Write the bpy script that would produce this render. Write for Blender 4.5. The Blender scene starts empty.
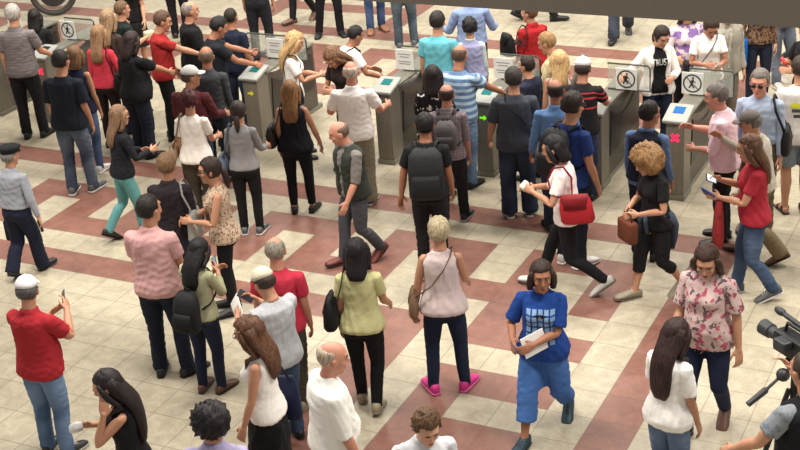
import bpy, bmesh, math, random
import numpy as np
from mathutils import Vector, Matrix
from mathutils.bvhtree import BVHTree

SC = bpy.context.scene
COL = SC.collection
RNG = np.random.RandomState(7)

# ------------------------------------------------------------------ camera
F_PX = 1389.77
PITCH, ROLL, GYAW = 0.438709, -0.0790421, -0.489687
CAM_Z = 6.6414
TILE, OX, OY = 0.410594, -7.183182, 22.154095
cp, sp = math.cos(PITCH), math.sin(PITCH)
cr, sr = math.cos(ROLL), math.sin(ROLL)
_rt = np.array([1, 0, 0.]); _up = np.array([0, sp, cp]); FW = np.array([0, cp, -sp])
RT = cr * _rt + sr * _up
UP = -sr * _rt + cr * _up
CAM = np.array([0, 0, CAM_Z])

def project(X):
    d = np.asarray(X, float) - CAM
    w = d @ FW
    return np.array([400 + F_PX * (d @ RT) / w, 225 - F_PX * (d @ UP) / w])

def ground(px, py, z=0.0):
    """point of the place at height z seen at that spot of the photograph"""
    d = FW * F_PX + RT * (px - 400) + UP * (225 - py)
    t = (z - CAM_Z) / d[2]
    return np.array([d[0] * t, d[1] * t])

GC, GS = math.cos(GYAW), math.sin(GYAW)
def grid(i, j):
    """tile grid -> world"""
    a, b = (OX + i) * TILE, (OY + j) * TILE
    return np.array([a * GC - b * GS, a * GS + b * GC])

def togrid(P):
    return np.array([(P[0] * GC + P[1] * GS) / TILE - OX, (-P[0] * GS + P[1] * GC) / TILE - OY])

cam_d = bpy.data.cameras.new('camera')
cam_o = bpy.data.objects.new('camera', cam_d)
COL.objects.link(cam_o)
m = Matrix(((RT[0], UP[0], -FW[0], 0), (RT[1], UP[1], -FW[1], 0), (RT[2], UP[2], -FW[2], CAM_Z), (0, 0, 0, 1)))
cam_o.matrix_world = m
cam_d.sensor_width = 36
cam_d.lens = F_PX / 800 * 36
cam_d.clip_end = 200
SC.camera = cam_o

# ------------------------------------------------------------------ materials
def s2l(c):
    c = c / 255.0
    return c / 12.92 if c <= 0.04045 else ((c + 0.055) / 1.055) ** 2.4
def rgb(r, g, b):
    return (s2l(r), s2l(g), s2l(b), 1.0)

_M = {}
def new_mat(name):
    mt = bpy.data.materials.new(name); mt.use_nodes = True
    nt = mt.node_tree
    b = nt.nodes['Principled BSDF']
    return mt, nt, b

def N(nt, kind, **kw):
    n = nt.nodes.new(kind)
    for k, v in kw.items():
        if k.startswith('i_'):
            n.inputs[k[2:].replace('_', ' ')].default_value = v
        else:
            setattr(n, k, v)
    return n

def mixrgb(nt, fac, a, b, mode='MIX'):
    n = nt.nodes.new('ShaderNodeMix'); n.data_type = 'RGBA'; n.blend_type = mode
    for s, v in ((0, fac), (6, a), (7, b)):
        if hasattr(v, 'is_linked') or hasattr(v, 'links'):
            nt.links.new(v, n.inputs[s])
        else:
            n.inputs[s].default_value = v
    return n.outputs[2]

def math_n(nt, op, a, b=None, c=None):
    n = nt.nodes.new('ShaderNodeMath'); n.operation = op
    for s, v in ((0, a), (1, b), (2, c)):
        if v is None: continue
        if hasattr(v, 'links'): nt.links.new(v, n.inputs[s])
        else: n.inputs[s].default_value = v
    return n.outputs[0]

def rest_co(nt):
    a = nt.nodes.new('ShaderNodeAttribute'); a.attribute_name = 'rest'
    return a.outputs['Vector']

def cloth(col, pattern=None, col2=None, rough=0.9, key=None, **kw):
    k = (col, pattern, col2, rough, tuple(sorted(kw.items())))
    if k in _M: return _M[k]
    mt, nt, b = new_mat('cloth')
    co = rest_co(nt)
    nz = N(nt, 'ShaderNodeTexNoise', i_Scale=9.0, i_Detail=3.0)
    nt.links.new(co, nz.inputs['Vector'])
    c1 = rgb(*col)
    if max(col) < 235: c1 = tuple(x * 0.84 for x in c1[:3]) + (1,)
    dark = tuple(x * (0.82 if max(col) < 235 else .94) for x in c1[:3]) + (1,)
    out = mixrgb(nt, nz.outputs['Fac'], dark, c1)
    sep = nt.nodes.new('ShaderNodeSeparateXYZ'); nt.links.new(co, sep.inputs[0])
    if pattern:
        c2 = rgb(*col2)
        if pattern == 'hstripe':      # horizontal bands
            fq = kw.get('freq', 30)
            s = math_n(nt, 'SINE', math_n(nt, 'MULTIPLY', sep.outputs[2], fq * 6.2832))
            f = math_n(nt, 'GREATER_THAN', s, kw.get('th', 0.2))
            out = mixrgb(nt, f, out, c2)
        elif pattern == 'vstripe':
            s = math_n(nt, 'SINE', math_n(nt, 'MULTIPLY', sep.outputs[0], kw.get('freq', 40) * 6.2832))
            f = math_n(nt, 'GREATER_THAN', s, kw.get('th', 0.3))
            out = mixrgb(nt, f, out, c2)
        elif pattern == 'plaid':
            s = math_n(nt, 'SINE', math_n(nt, 'MULTIPLY', sep.outputs[0], 190.0))
            t = math_n(nt, 'SINE', math_n(nt, 'MULTIPLY', sep.outputs[2], 190.0))
            f = math_n(nt, 'GREATER_THAN', math_n(nt, 'MAXIMUM', s, t), 0.55)
            out = mixrgb(nt, math_n(nt, 'MULTIPLY', f, 0.7), out, c2)
        elif pattern in ('spots', 'floral', 'blotch'):
            v = N(nt, 'ShaderNodeTexNoise', i_Scale=float(kw.get('freq', 22)), i_Detail=2.0)
            nt.links.new(co, v.inputs['Vector'])
            f = math_n(nt, 'GREATER_THAN', v.outputs['Fac'], kw.get('th', 0.58))
            out = mixrgb(nt, f, out, c2)
            if 'col3' in kw:
                v2 = N(nt, 'ShaderNodeTexNoise', i_Scale=float(kw.get('freq', 22)) * 1.3, i_Detail=2.0)
                mp = N(nt, 'ShaderNodeMapping'); mp.inputs['Location'].default_value = (5, 3, 9)
                nt.links.new(co, mp.inputs['Vector']); nt.links.new(mp.outputs[0], v2.inputs['Vector'])
                f2 = math_n(nt, 'GREATER_THAN', v2.outputs['Fac'], kw.get('th2', 0.6))
                out = mixrgb(nt, f2, out, rgb(*kw['col3']))
        elif pattern == 'bands':      # chest bands at given heights (z0,z1,...)
            f = None
            zs = kw['zs']
            for a, c in zip(zs[::2], zs[1::2]):
                g = math_n(nt, 'MULTIPLY', math_n(nt, 'GREATER_THAN', sep.outputs[2], a), math_n(nt, 'LESS_THAN', sep.outputs[2], c))
                f = g if f is None else math_n(nt, 'MAXIMUM', f, g)
            out = mixrgb(nt, f, out, c2)
        elif pattern == 'denim':
            v = N(nt, 'ShaderNodeTexNoise', i_Scale=3.2, i_Detail=1.0)
            nt.links.new(co, v.inputs['Vector'])
            r = nt.nodes.new('ShaderNodeMapRange'); r.inputs['From Min'].default_value = .4; r.inputs['From Max'].default_value = .7
            nt.links.new(v.outputs['Fac'], r.inputs['Value'])
            out = mixrgb(nt, r.outputs[0], out, c2)
    nt.links.new(out, b.inputs['Base Color'])
    b.inputs['Roughness'].default_value = rough
    b.inputs['Specular IOR Level'].default_value = 0.25
    bp = N(nt, 'ShaderNodeBump', i_Strength=0.35, i_Distance=0.02)
    n2 = N(nt, 'ShaderNodeTexNoise', i_Scale=14.0, i_Detail=3.0, i_Distortion=0.6)
    nt.links.new(co, n2.inputs['Vector'])
    nt.links.new(n2.outputs['Fac'], bp.inputs['Height'])
    nt.links.new(bp.outputs[0], b.inputs['Normal'])
    _M[k] = mt
    return mt

def plain(name, col, rough=0.5, metal=0.0, emit=0.0, alpha=1.0, trans=0.0, spec=0.5):
    k = (name, col, rough, metal, emit, alpha, trans)
    if k in _M: return _M[k]
    mt, nt, b = new_mat(name)
    c = rgb(*col)
    tc = nt.nodes.new('ShaderNodeTexCoord')
    nz = N(nt, 'ShaderNodeTexNoise', i_Scale=25.0, i_Detail=2.0)
    nt.links.new(tc.outputs['Object'], nz.inputs['Vector'])
    o = mixrgb(nt, nz.outputs['Fac'], tuple(x * 0.88 for x in c[:3]) + (1,), c)
    nt.links.new(o, b.inputs['Base Color'])
    b.inputs['Roughness'].default_value = rough
    b.inputs['Metallic'].default_value = metal
    b.inputs['Specular IOR Level'].default_value = spec
    if emit:
        b.inputs['Emission Color'].default_value = c
        b.inputs['Emission Strength'].default_value = emit
    if trans:
        b.inputs['Transmission Weight'].default_value = trans
        b.inputs['IOR'].default_value = 1.45
    b.inputs['Alpha'].default_value = alpha
    _M[k] = mt
    return mt

def skin_mat(col):
    k = ('skin', col)
    if k in _M: return _M[k]
    mt, nt, b = new_mat('skin')
    co = rest_co(nt)
    nz = N(nt, 'ShaderNodeTexNoise', i_Scale=18.0, i_Detail=2.0)
    nt.links.new(co, nz.inputs['Vector'])
    c = rgb(*col)
    o = mixrgb(nt, nz.outputs['Fac'], (c[0] * .86, c[1] * .80, c[2] * .78, 1), c)
    nt.links.new(o, b.inputs['Base Color'])
    b.inputs['Roughness'].default_value = 0.55
    b.inputs['Subsurface Weight'].default_value = 0.0
    _M[k] = mt
    return mt

def hair_mat(col, col2=None):
    k = ('hair', col, col2)
    if k in _M: return _M[k]
    mt, nt, b = new_mat('hair')
    co = rest_co(nt)
    mp = N(nt, 'ShaderNodeMapping'); mp.inputs['Scale'].default_value = (90, 90, 9)
    nt.links.new(co, mp.inputs['Vector'])
    nz = N(nt, 'ShaderNodeTexNoise', i_Scale=1.0, i_Detail=3.0, i_Distortion=0.5)
    nt.links.new(mp.outputs[0], nz.inputs['Vector'])
    c = rgb(*col)
    c2 = rgb(*col2) if col2 else tuple(x * .45 for x in c[:3]) + (1,)
    r = nt.nodes.new('ShaderNodeMapRange'); r.inputs['From Min'].default_value = .35; r.inputs['From Max'].default_value = .65
    nt.links.new(nz.outputs['Fac'], r.inputs['Value'])
    o = mixrgb(nt, r.outputs[0], c2, c)
    nt.links.new(o, b.inputs['Base Color'])
    b.inputs['Roughness'].default_value = 0.55
    b.inputs['Specular IOR Level'].default_value = 0.3
    bp = N(nt, 'ShaderNodeBump', i_Strength=0.6, i_Distance=0.01)
    nt.links.new(nz.outputs['Fac'], bp.inputs['Height'])
    nt.links.new(bp.outputs[0], b.inputs['Normal'])
    _M[k] = mt
    return mt

# ------------------------------------------------------------------ mesh helpers
class MB:
    """collects closed shapes into one mesh"""
    def __init__(s): s.v = []; s.f = []; s.m = []
    def add(s, V, F, mi=0):
        o = len(s.v)
        s.v += [tuple(map(float, p)) for p in V]
        s.f += [tuple(i + o for i in f) for f in F]
        s.m += [mi] * len(F)
        return s
    def ring_loft(s, rings, mi=0, cap=True):
        n = len(rings[0]); V = [p for r in rings for p in r]; F = []
        for k in range(len(rings) - 1):
            for i in range(n):
                j = (i + 1) % n
                F.append((k * n + i, k * n + j, (k + 1) * n + j, (k + 1) * n + i))
        if cap:
            F.append(tuple(range(n - 1, -1, -1)))
            F.append(tuple((len(rings) - 1) * n + i for i in range(n)))
        return s.add(V, F, mi)
    def loft_z(s, secs, n=28, ex=2.3, mi=0, fn=None):
        """secs: (z, cx, cy, rx, ry); upward"""
        rings = []
        for sec in secs:
            z, cx, cy, rx, ry = sec[:5]
            r = []
            for i in range(n):
                t = 2 * math.pi * i / n
                c, q = math.cos(t), math.sin(t)
                k = (abs(c) ** ex + abs(q) ** ex) ** (-1 / ex)
                g = fn(t, z) if fn else 1.0
                r.append((cx + rx * c * k * g, cy + ry * q * k * g, z))
            rings.append(r)
        return s.ring_loft(rings, mi)
    def tube(s, pts, rad, n=12, mi=0, flat=1.0, hint=None):
        """pts along, rad per point; flat squashes along hint axis"""
        P = [np.array(p, float) for p in pts]
        if not hasattr(rad, '__len__'): rad = [rad] * len(P)
        rings = []; prev = None
        for i, p in enumerate(P):
            d = P[min(i + 1, len(P) - 1)] - P[max(i - 1, 0)]
            d /= np.linalg.norm(d) + 1e-9
            h = np.array(hint, float) if hint is not None else (prev if prev is not None else (np.array([0, 0, 1.]) if abs(d[2]) < .8 else np.array([0, 1., 0])))
            a = h - d * (h @ d); a /= np.linalg.norm(a) + 1e-9
            if hint is None: prev = a
            b = np.cross(d, a)
            rings.append([p + rad[i] * (math.cos(t) * a * flat + math.sin(t) * b) for t in [2 * math.pi * k / n for k in range(n)]])
        return s.ring_loft(rings, mi)
    def ball(s, c, r, n=14, mi=0, f=None):
        if not hasattr(r, '__len__'): r = (r, r, r)
        rings = []
        m_ = n // 2 + 1
        V = [(c[0], c[1], c[2] - r[2])]; F = []
        for a in range(1, m_):
            ph = -math.pi / 2 + math.pi * a / m_
            for k in range(n):
                t = 2 * math.pi * k / n
                V.append((c[0] + r[0] * math.cos(ph) * math.cos(t), c[1] + r[1] * math.cos(ph) * math.sin(t), c[2] + r[2] * math.sin(ph)))
        V.append((c[0], c[1], c[2] + r[2]))
        for k in range(n):
            F.append((0, 1 + (k + 1) % n, 1 + k))
            for a in range(m_ - 2):
                o = 1 + a * n
                F.append((o + k, o + (k + 1) % n, o + n + (k + 1) % n, o + n + k))
            o = 1 + (m_ - 2) * n
            F.append((o + k, o + (k + 1) % n, len(V) - 1))
        if f: V = [f(p) for p in V]
        return s.add(V, F, mi)
    def box(s, c, d, mi=0, R=None, bev=0.0):
        """centre, full size, optional chamfer"""
        bm = bmesh.new(); bmesh.ops.create_cube(bm, size=1.0)
        for v in bm.verts: v.co = Vector((v.co.x * d[0], v.co.y * d[1], v.co.z * d[2]))
        if bev: bmesh.ops.bevel(bm, geom=bm.edges[:], offset=bev, segments=2, affect='EDGES', profile=0.6)
        bm.verts.index_update()
        V = [np.array(v.co) for v in bm.verts]
        if R is not None: V = [R @ v for v in V]
        F = [tuple(v.index for v in f.verts) for f in bm.faces]
        bm.free()
        return s.add([v + np.array(c) for v in V], F, mi)
    def prism(s, poly, y0, y1, mi=0, axis='y'):
        """poly of (a,b) extruded; axis y: (x,z) polygon"""
        n = len(poly)
        mk = {'y': lambda a, b, t: (a, t, b), 'z': lambda a, b, t: (a, b, t), 'x': lambda a, b, t: (t, a, b)}[axis]
        V = [mk(a, b, y0) for a, b in poly] + [mk(a, b, y1) for a, b in poly]
        F = [tuple(range(n)), tuple(range(2 * n - 1, n - 1, -1))] + [(i, i + n, (i + 1) % n + n, (i + 1) % n) for i in range(n)]
        return s.add(V, F, mi)
    def arr(s):
        return np.array(s.v), s.f, s.m

def raw_mesh(V, F):
    me = bpy.data.meshes.new('part')
    me.from_pydata([tuple(v) for v in V], [], F)
    bm = bmesh.new(); bm.from_mesh(me)
    bmesh.ops.recalc_face_normals(bm, faces=bm.faces[:])
    bm.to_mesh(me); bm.free()
    return me

def build(name, mb, mats, parent=None, loc=None, rz=0.0, smooth=False, rest=False, center=False):
    V = np.array(mb.v, float)
    if center and loc is None:
        loc = V.mean(0); loc[2] = V[:, 2].min(); V = V - loc
    me = raw_mesh(V, mb.f)
    if not isinstance(mats, (list, tuple)): mats = [mats]
    for m_ in mats: me.materials.append(m_)
    if len(mats) > 1: me.polygons.foreach_set('material_index', mb.m)
    if smooth:
        me.shade_smooth()
        try: me.set_sharp_from_angle(angle=math.radians(42))
        except Exception: pass
    if rest:
        a = me.attributes.new('rest', 'FLOAT_VECTOR', 'POINT'); a.data.foreach_set('vector', V.ravel())
    o = bpy.data.objects.new(name, me); COL.objects.link(o)
    if parent is not None: o.parent = parent
    if loc is not None: o.location = tuple(loc)
    o.rotation_euler = (0, 0, rz)
    return o

def empty(name, loc, rz=0.0):
    o = bpy.data.objects.new(name, None); COL.objects.link(o)
    o.location = tuple(loc); o.rotation_euler = (0, 0, rz)
    o.empty_display_size = 0.1
    return o

def tag(o, label=None, cat=None, group=None, kind=None):
    if label: o['label'] = label
    if cat: o['category'] = cat
    if group: o['group'] = group
    if kind: o['kind'] = kind
    return o

def remeshed(mb, voxel, ratio, smooth=2, fn=None):
    """union of the closed shapes -> one continuous triangulated surface (V, T)"""
    me = raw_mesh(mb.v, mb.f)
    o = bpy.data.objects.new('tmp', me); COL.objects.link(o)
    r = o.modifiers.new('r', 'REMESH'); r.mode = 'VOXEL'; r.voxel_size = voxel
    if smooth:
        q = o.modifiers.new('s', 'SMOOTH'); q.factor = 0.5; q.iterations = smooth
    d = o.modifiers.new('d', 'DECIMATE'); d.ratio = ratio
    dg = bpy.context.evaluated_depsgraph_get(); dg.update()
    ev = o.evaluated_get(dg); m2 = bpy.data.meshes.new_from_object(ev)
    m2.calc_loop_triangles()
    V = np.zeros(len(m2.vertices) * 3); m2.vertices.foreach_get('co', V); V = V.reshape(-1, 3)
    T = np.zeros(len(m2.loop_triangles) * 3, dtype=np.int32); m2.loop_triangles.foreach_get('vertices', T); T = T.reshape(-1, 3)
    bpy.data.objects.remove(o); bpy.data.meshes.remove(me); bpy.data.meshes.remove(m2)
    if fn is not None: V = fn(V)
    return V, T

def tris_of(mb):
    V = np.array(mb.v); T = []; M = []
    for f, m_ in zip(mb.f, mb.m):
        for k in range(1, len(f) - 1):
            T.append((f[0], f[k], f[k + 1])); M.append(m_)
    return V, np.array(T, dtype=np.int32), np.array(M, dtype=np.int32)

def normals_out(mb):
    """consistent outward winding for a collected mesh"""
    me = raw_mesh(mb.v, mb.f)
    mb.f = [tuple(p.vertices) for p in me.polygons]
    bpy.data.meshes.remove(me)
    return mb

def tri_mesh(V, T, mats, midx=None, rest=None):
    me = bpy.data.meshes.new('part')
    me.vertices.add(len(V)); me.vertices.foreach_set('co', np.ascontiguousarray(V, dtype=np.float32).ravel())
    me.loops.add(len(T) * 3); me.loops.foreach_set('vertex_index', np.ascontiguousarray(T, dtype=np.int32).ravel())
    me.polygons.add(len(T))
    me.polygons.foreach_set('loop_start', np.arange(0, len(T) * 3, 3, dtype=np.int32))
    for m_ in mats: me.materials.append(m_)
    if midx is not None: me.polygons.foreach_set('material_index', np.ascontiguousarray(midx, dtype=np.int32))
    me.update(calc_edges=True)
    me.shade_smooth()
    if rest is not None:
        a = me.attributes.new('rest', 'FLOAT_VECTOR', 'POINT'); a.data.foreach_set('vector', np.ascontiguousarray(rest, dtype=np.float32).ravel())
    return me
# ------------------------------------------------------------------ floor
def floor_mat(name, c1, c2, speck, grout, rough):
    mt, nt, b = new_mat(name)
    tc = nt.nodes.new('ShaderNodeTexCoord')
    co = tc.outputs['Object']
    n1 = N(nt, 'ShaderNodeTexNoise', i_Scale=7.0, i_Detail=5.0, i_Roughness=0.65, i_Distortion=0.6)
    nt.links.new(co, n1.inputs['Vector'])
    r = nt.nodes.new('ShaderNodeMapRange'); r.inputs['From Min'].default_value = .38; r.inputs['From Max'].default_value = .62
    nt.links.new(n1.outputs['Fac'], r.inputs['Value'])
    o = mixrgb(nt, r.outputs[0], rgb(*c1), rgb(*c2))
    n2 = N(nt, 'ShaderNodeTexNoise', i_Scale=60.0, i_Detail=2.0)
    nt.links.new(co, n2.inputs['Vector'])
    f = math_n(nt, 'MULTIPLY', math_n(nt, 'GREATER_THAN', n2.outputs['Fac'], 0.60), 0.45)
    o = mixrgb(nt, f, o, rgb(*speck))
    # per tile tone
    sep = nt.nodes.new('ShaderNodeSeparateXYZ'); nt.links.new(co, sep.inputs[0])
    u = math_n(nt, 'DIVIDE', sep.outputs[0], TILE); v = math_n(nt, 'DIVIDE', sep.outputs[1], TILE)
    cx = nt.nodes.new('ShaderNodeCombineXYZ')
    nt.links.new(math_n(nt, 'FLOOR', u), cx.inputs[0]); nt.links.new(math_n(nt, 'FLOOR', v), cx.inputs[1])
    wn = N(nt, 'ShaderNodeTexWhiteNoise'); nt.links.new(cx.outputs[0], wn.inputs['Vector'])
    tone = math_n(nt, 'MULTIPLY_ADD', wn.outputs['Value'], 0.10, 0.93)
    hs = nt.nodes.new('ShaderNodeHueSaturation'); nt.links.new(o, hs.inputs['Color']); nt.links.new(tone, hs.inputs['Value'])
    o = hs.outputs[0]
    # grout lines
    def edge(w):
        fr = math_n(nt, 'FRACT', w)
        return math_n(nt, 'LESS_THAN', math_n(nt, 'MINIMUM', fr, math_n(nt, 'SUBTRACT', 1.0, fr)), 0.014)
    e = math_n(nt, 'MAXIMUM', edge(u), edge(v))
    o = mixrgb(nt, math_n(nt, 'MULTIPLY', e, 0.5), o, rgb(*grout))
    nt.links.new(o, b.inputs['Base Color'])
    rr = nt.nodes.new('ShaderNodeMapRange'); rr.inputs['To Min'].default_value = rough - .08; rr.inputs['To Max'].default_value = rough + .1
    nt.links.new(n1.outputs['Fac'], rr.inputs['Value']); nt.links.new(rr.outputs[0], b.inputs['Roughness'])
    b.inputs['Specular IOR Level'].default_value = 0.35
    return mt

M_WHITE = floor_mat('pale_marble_tile', (156, 147, 128), (174, 165, 145), (136, 126, 108), (96, 88, 76), 0.42)
M_BROWN = floor_mat('red_brown_tile', (118, 80, 70), (132, 93, 81), (98, 66, 58), (98, 68, 60), 0.42)

def brown(i, j):
    """floor pattern on the tile grid (cell i..i+1, j..j+1)"""
    if j == 9 and i < 0: return True
    if i >= -1 and i < 0 and j < 9 and j >= -12: return True
    if i < -5 or (j >= 5 and i < -2):
        if i < -7 and j == 3: return True
        if i < -7 or j >= 5:
            a = (i + 21) % 4
            if j == 7 and a in (0, 1, 2): return True
            if j in (5, 6) and a in (0, 2): return True
            if j == 5 and a in (2, 3, 0): return True
    if i == -7 and -12 <= j <= 3: return True
    if -5 <= i < -2:
        if j in (3, 4) and i < -3: return True
        if j == 3: return True
        if j == 1: return True
        if i == -5 and j <= 1: return True
        if j == -1: return True
    # beyond the gates the pattern repeats
    if j == 23 or j == 17: return True
    if j == 21: return (i + 21) % 4 in (0, 1, 2)
    if j in (19, 20): return (i + 21) % 4 in (0, 2) or (j == 19 and (i + 21) % 4 == 3)
    if i in (-18, -24) and j > 23: return True
    if j == 26 and -24 < i < -18: return True
    return False

def make_floor():
    V = []; F = []; Mi = []; idx = {}
    i0, i1, j0, j1 = -52, 30, -20, 62
    def vid(i, j):
        if (i, j) not in idx:
            idx[(i, j)] = len(V); V.append((i * TILE, j * TILE, 0.0))
        return idx[(i, j)]
    for i in range(i0, i1):
        for j in range(j0, j1):
            F.append((vid(i, j), vid(i + 1, j), vid(i + 1, j + 1), vid(i, j + 1))); Mi.append(1 if brown(i, j) else 0)
    n0 = len(V)
    me = bpy.data.meshes.new('floor'); me.from_pydata(V, [], F)
    me.materials.append(M_WHITE); me.materials.append(M_BROWN)
    me.polygons.foreach_set('material_index', Mi)
    o = bpy.data.objects.new('floor', me); COL.objects.link(o)
    g = grid(0, 0); o.location = (g[0], g[1], 0); o.rotation_euler = (0, 0, GYAW)
    tag(o, kind='structure')
make_floor()
# ------------------------------------------------------------------ ticket gates
def steel_mat():
    mt, nt, b = new_mat('brushed_steel')
    tc = nt.nodes.new('ShaderNodeTexCoord')
    mp = N(nt, 'ShaderNodeMapping'); mp.inputs['Scale'].default_value = (60, 60, 3)
    nt.links.new(tc.outputs['Object'], mp.inputs['Vector'])
    nz = N(nt, 'ShaderNodeTexNoise', i_Scale=1.0, i_Detail=3.0)
    nt.links.new(mp.outputs[0], nz.inputs['Vector'])
    o = mixrgb(nt, nz.outputs['Fac'], rgb(98, 93, 84), rgb(136, 130, 118))
    nt.links.new(o, b.inputs['Base Color'])
    b.inputs['Metallic'].default_value = 0.35; b.inputs['Roughness'].default_value = 0.38
    return mt
STEEL = steel_mat()
DARKST = plain('dark_steel', (84, 79, 71), 0.35, 0.4)
STEEL_TOP = plain('satin_steel_top', (132, 130, 120), 0.3, 0.4)
BLACKP = plain('black_panel', (34, 32, 30), 0.35)
PAD = plain('pale_reader_plastic', (150, 152, 148), 0.6, spec=0.2)
SCREEN = plain('teal_screen', (14, 92, 92), 0.6, emit=0.35, spec=0.1)
SCREENB = plain('blue_screen', (26, 84, 140), 0.6, emit=0.5, spec=0.1)
SCREENK = plain('dark_screen', (24, 40, 42), 0.5, spec=0.1)
WHITE_SIGN = plain('white_sign', (226, 226, 222), 0.5)
INK = plain('dark_ink', (52, 52, 54), 0.6)
GREYINK = plain('grey_ink', (140, 140, 138), 0.6)
REDL = plain('red_light', (255, 20, 60), 0.4, emit=3.0)
GREENL = plain('green_light', (110, 220, 30), 0.4, emit=0.8)
YELL = plain('yellow_green_light', (190, 180, 40), 0.4, emit=0.35)
def glass_mat():
    mt, nt, b = new_mat('tinted_glass')
    b.inputs['Base Color'].default_value = rgb(200, 206, 196)
    b.inputs['Roughness'].default_value = 0.08
    b.inputs['Alpha'].default_value = 0.30
    b.inputs['Specular IOR Level'].default_value = 0.6
    return mt
GLASS = glass_mat()
RIM = plain('dark_rubber_edge', (58, 58, 56), 0.5)

def no_entry_mark(mb, cx, cz, y, s, mi):
    """ring, walking figure and slash in the (x, z) plane"""
    n = 28
    ro, ri = s, s * .84
    V = []; F = []
    for k in range(n):
        t = 2 * math.pi * k / n
        for r in (ro, ri):
            for yy in (y, y - .002):
                V.append((cx + r * math.cos(t), yy, cz + r * math.sin(t)))
    for k in range(n):
        a, b = 4 * k, 4 * ((k + 1) % n)
        F += [(a + 1, b + 1, b + 3, a + 3), (a, a + 2, b + 2, b), (a, b, b + 1, a + 1), (a + 2, a + 3, b + 3, b + 2)]
    mb.add(V, F, mi)
    def bar(x0, z0, x1, z1, w):
        d = np.array([x1 - x0, z1 - z0]); L = np.linalg.norm(d); d /= L; q = np.array([-d[1], d[0]]) * w
        P = [(x0 + q[0], z0 + q[1]), (x0 - q[0], z0 - q[1]), (x1 - q[0], z1 - q[1]), (x1 + q[0], z1 + q[1])]
        mb.prism([(cx + a * s, cz + c * s) for a, c in P], y, y - .002, mi)
    bar(.0, .18, .04, .42, .13); bar(.0, .2, -.12, -.12, .13); bar(-.1, -.1, .2, -.5, .08); bar(-.1, -.1, -.34, -.52, .08)
    bar(0, .3, .34, .08, .06); bar(0, .3, -.32, .1, .06)
    mb.ball((cx + .06 * s, y - .001, cz + .58 * s), (.13 * s, .001, .13 * s), 10, mi)
    bar(-.62, .62, .62, -.62, .05)

def text_mesh(body, size, depth=0.002):
    cu = bpy.data.curves.new('t', 'FONT'); cu.body = body; cu.size = size; cu.extrude = depth; cu.align_x = 'CENTER'; cu.align_y = 'CENTER'
    o = bpy.data.objects.new('t', cu); COL.objects.link(o)
    dg = bpy.context.evaluated_depsgraph_get(); dg.update()
    me = bpy.data.meshes.new_from_object(o.evaluated_get(dg))
    V = np.array([v.co[:] for v in me.vertices]); F = [tuple(p.vertices) for p in me.polygons]
    bpy.data.objects.remove(o); bpy.data.meshes.remove(me)
    return V, F

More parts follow.
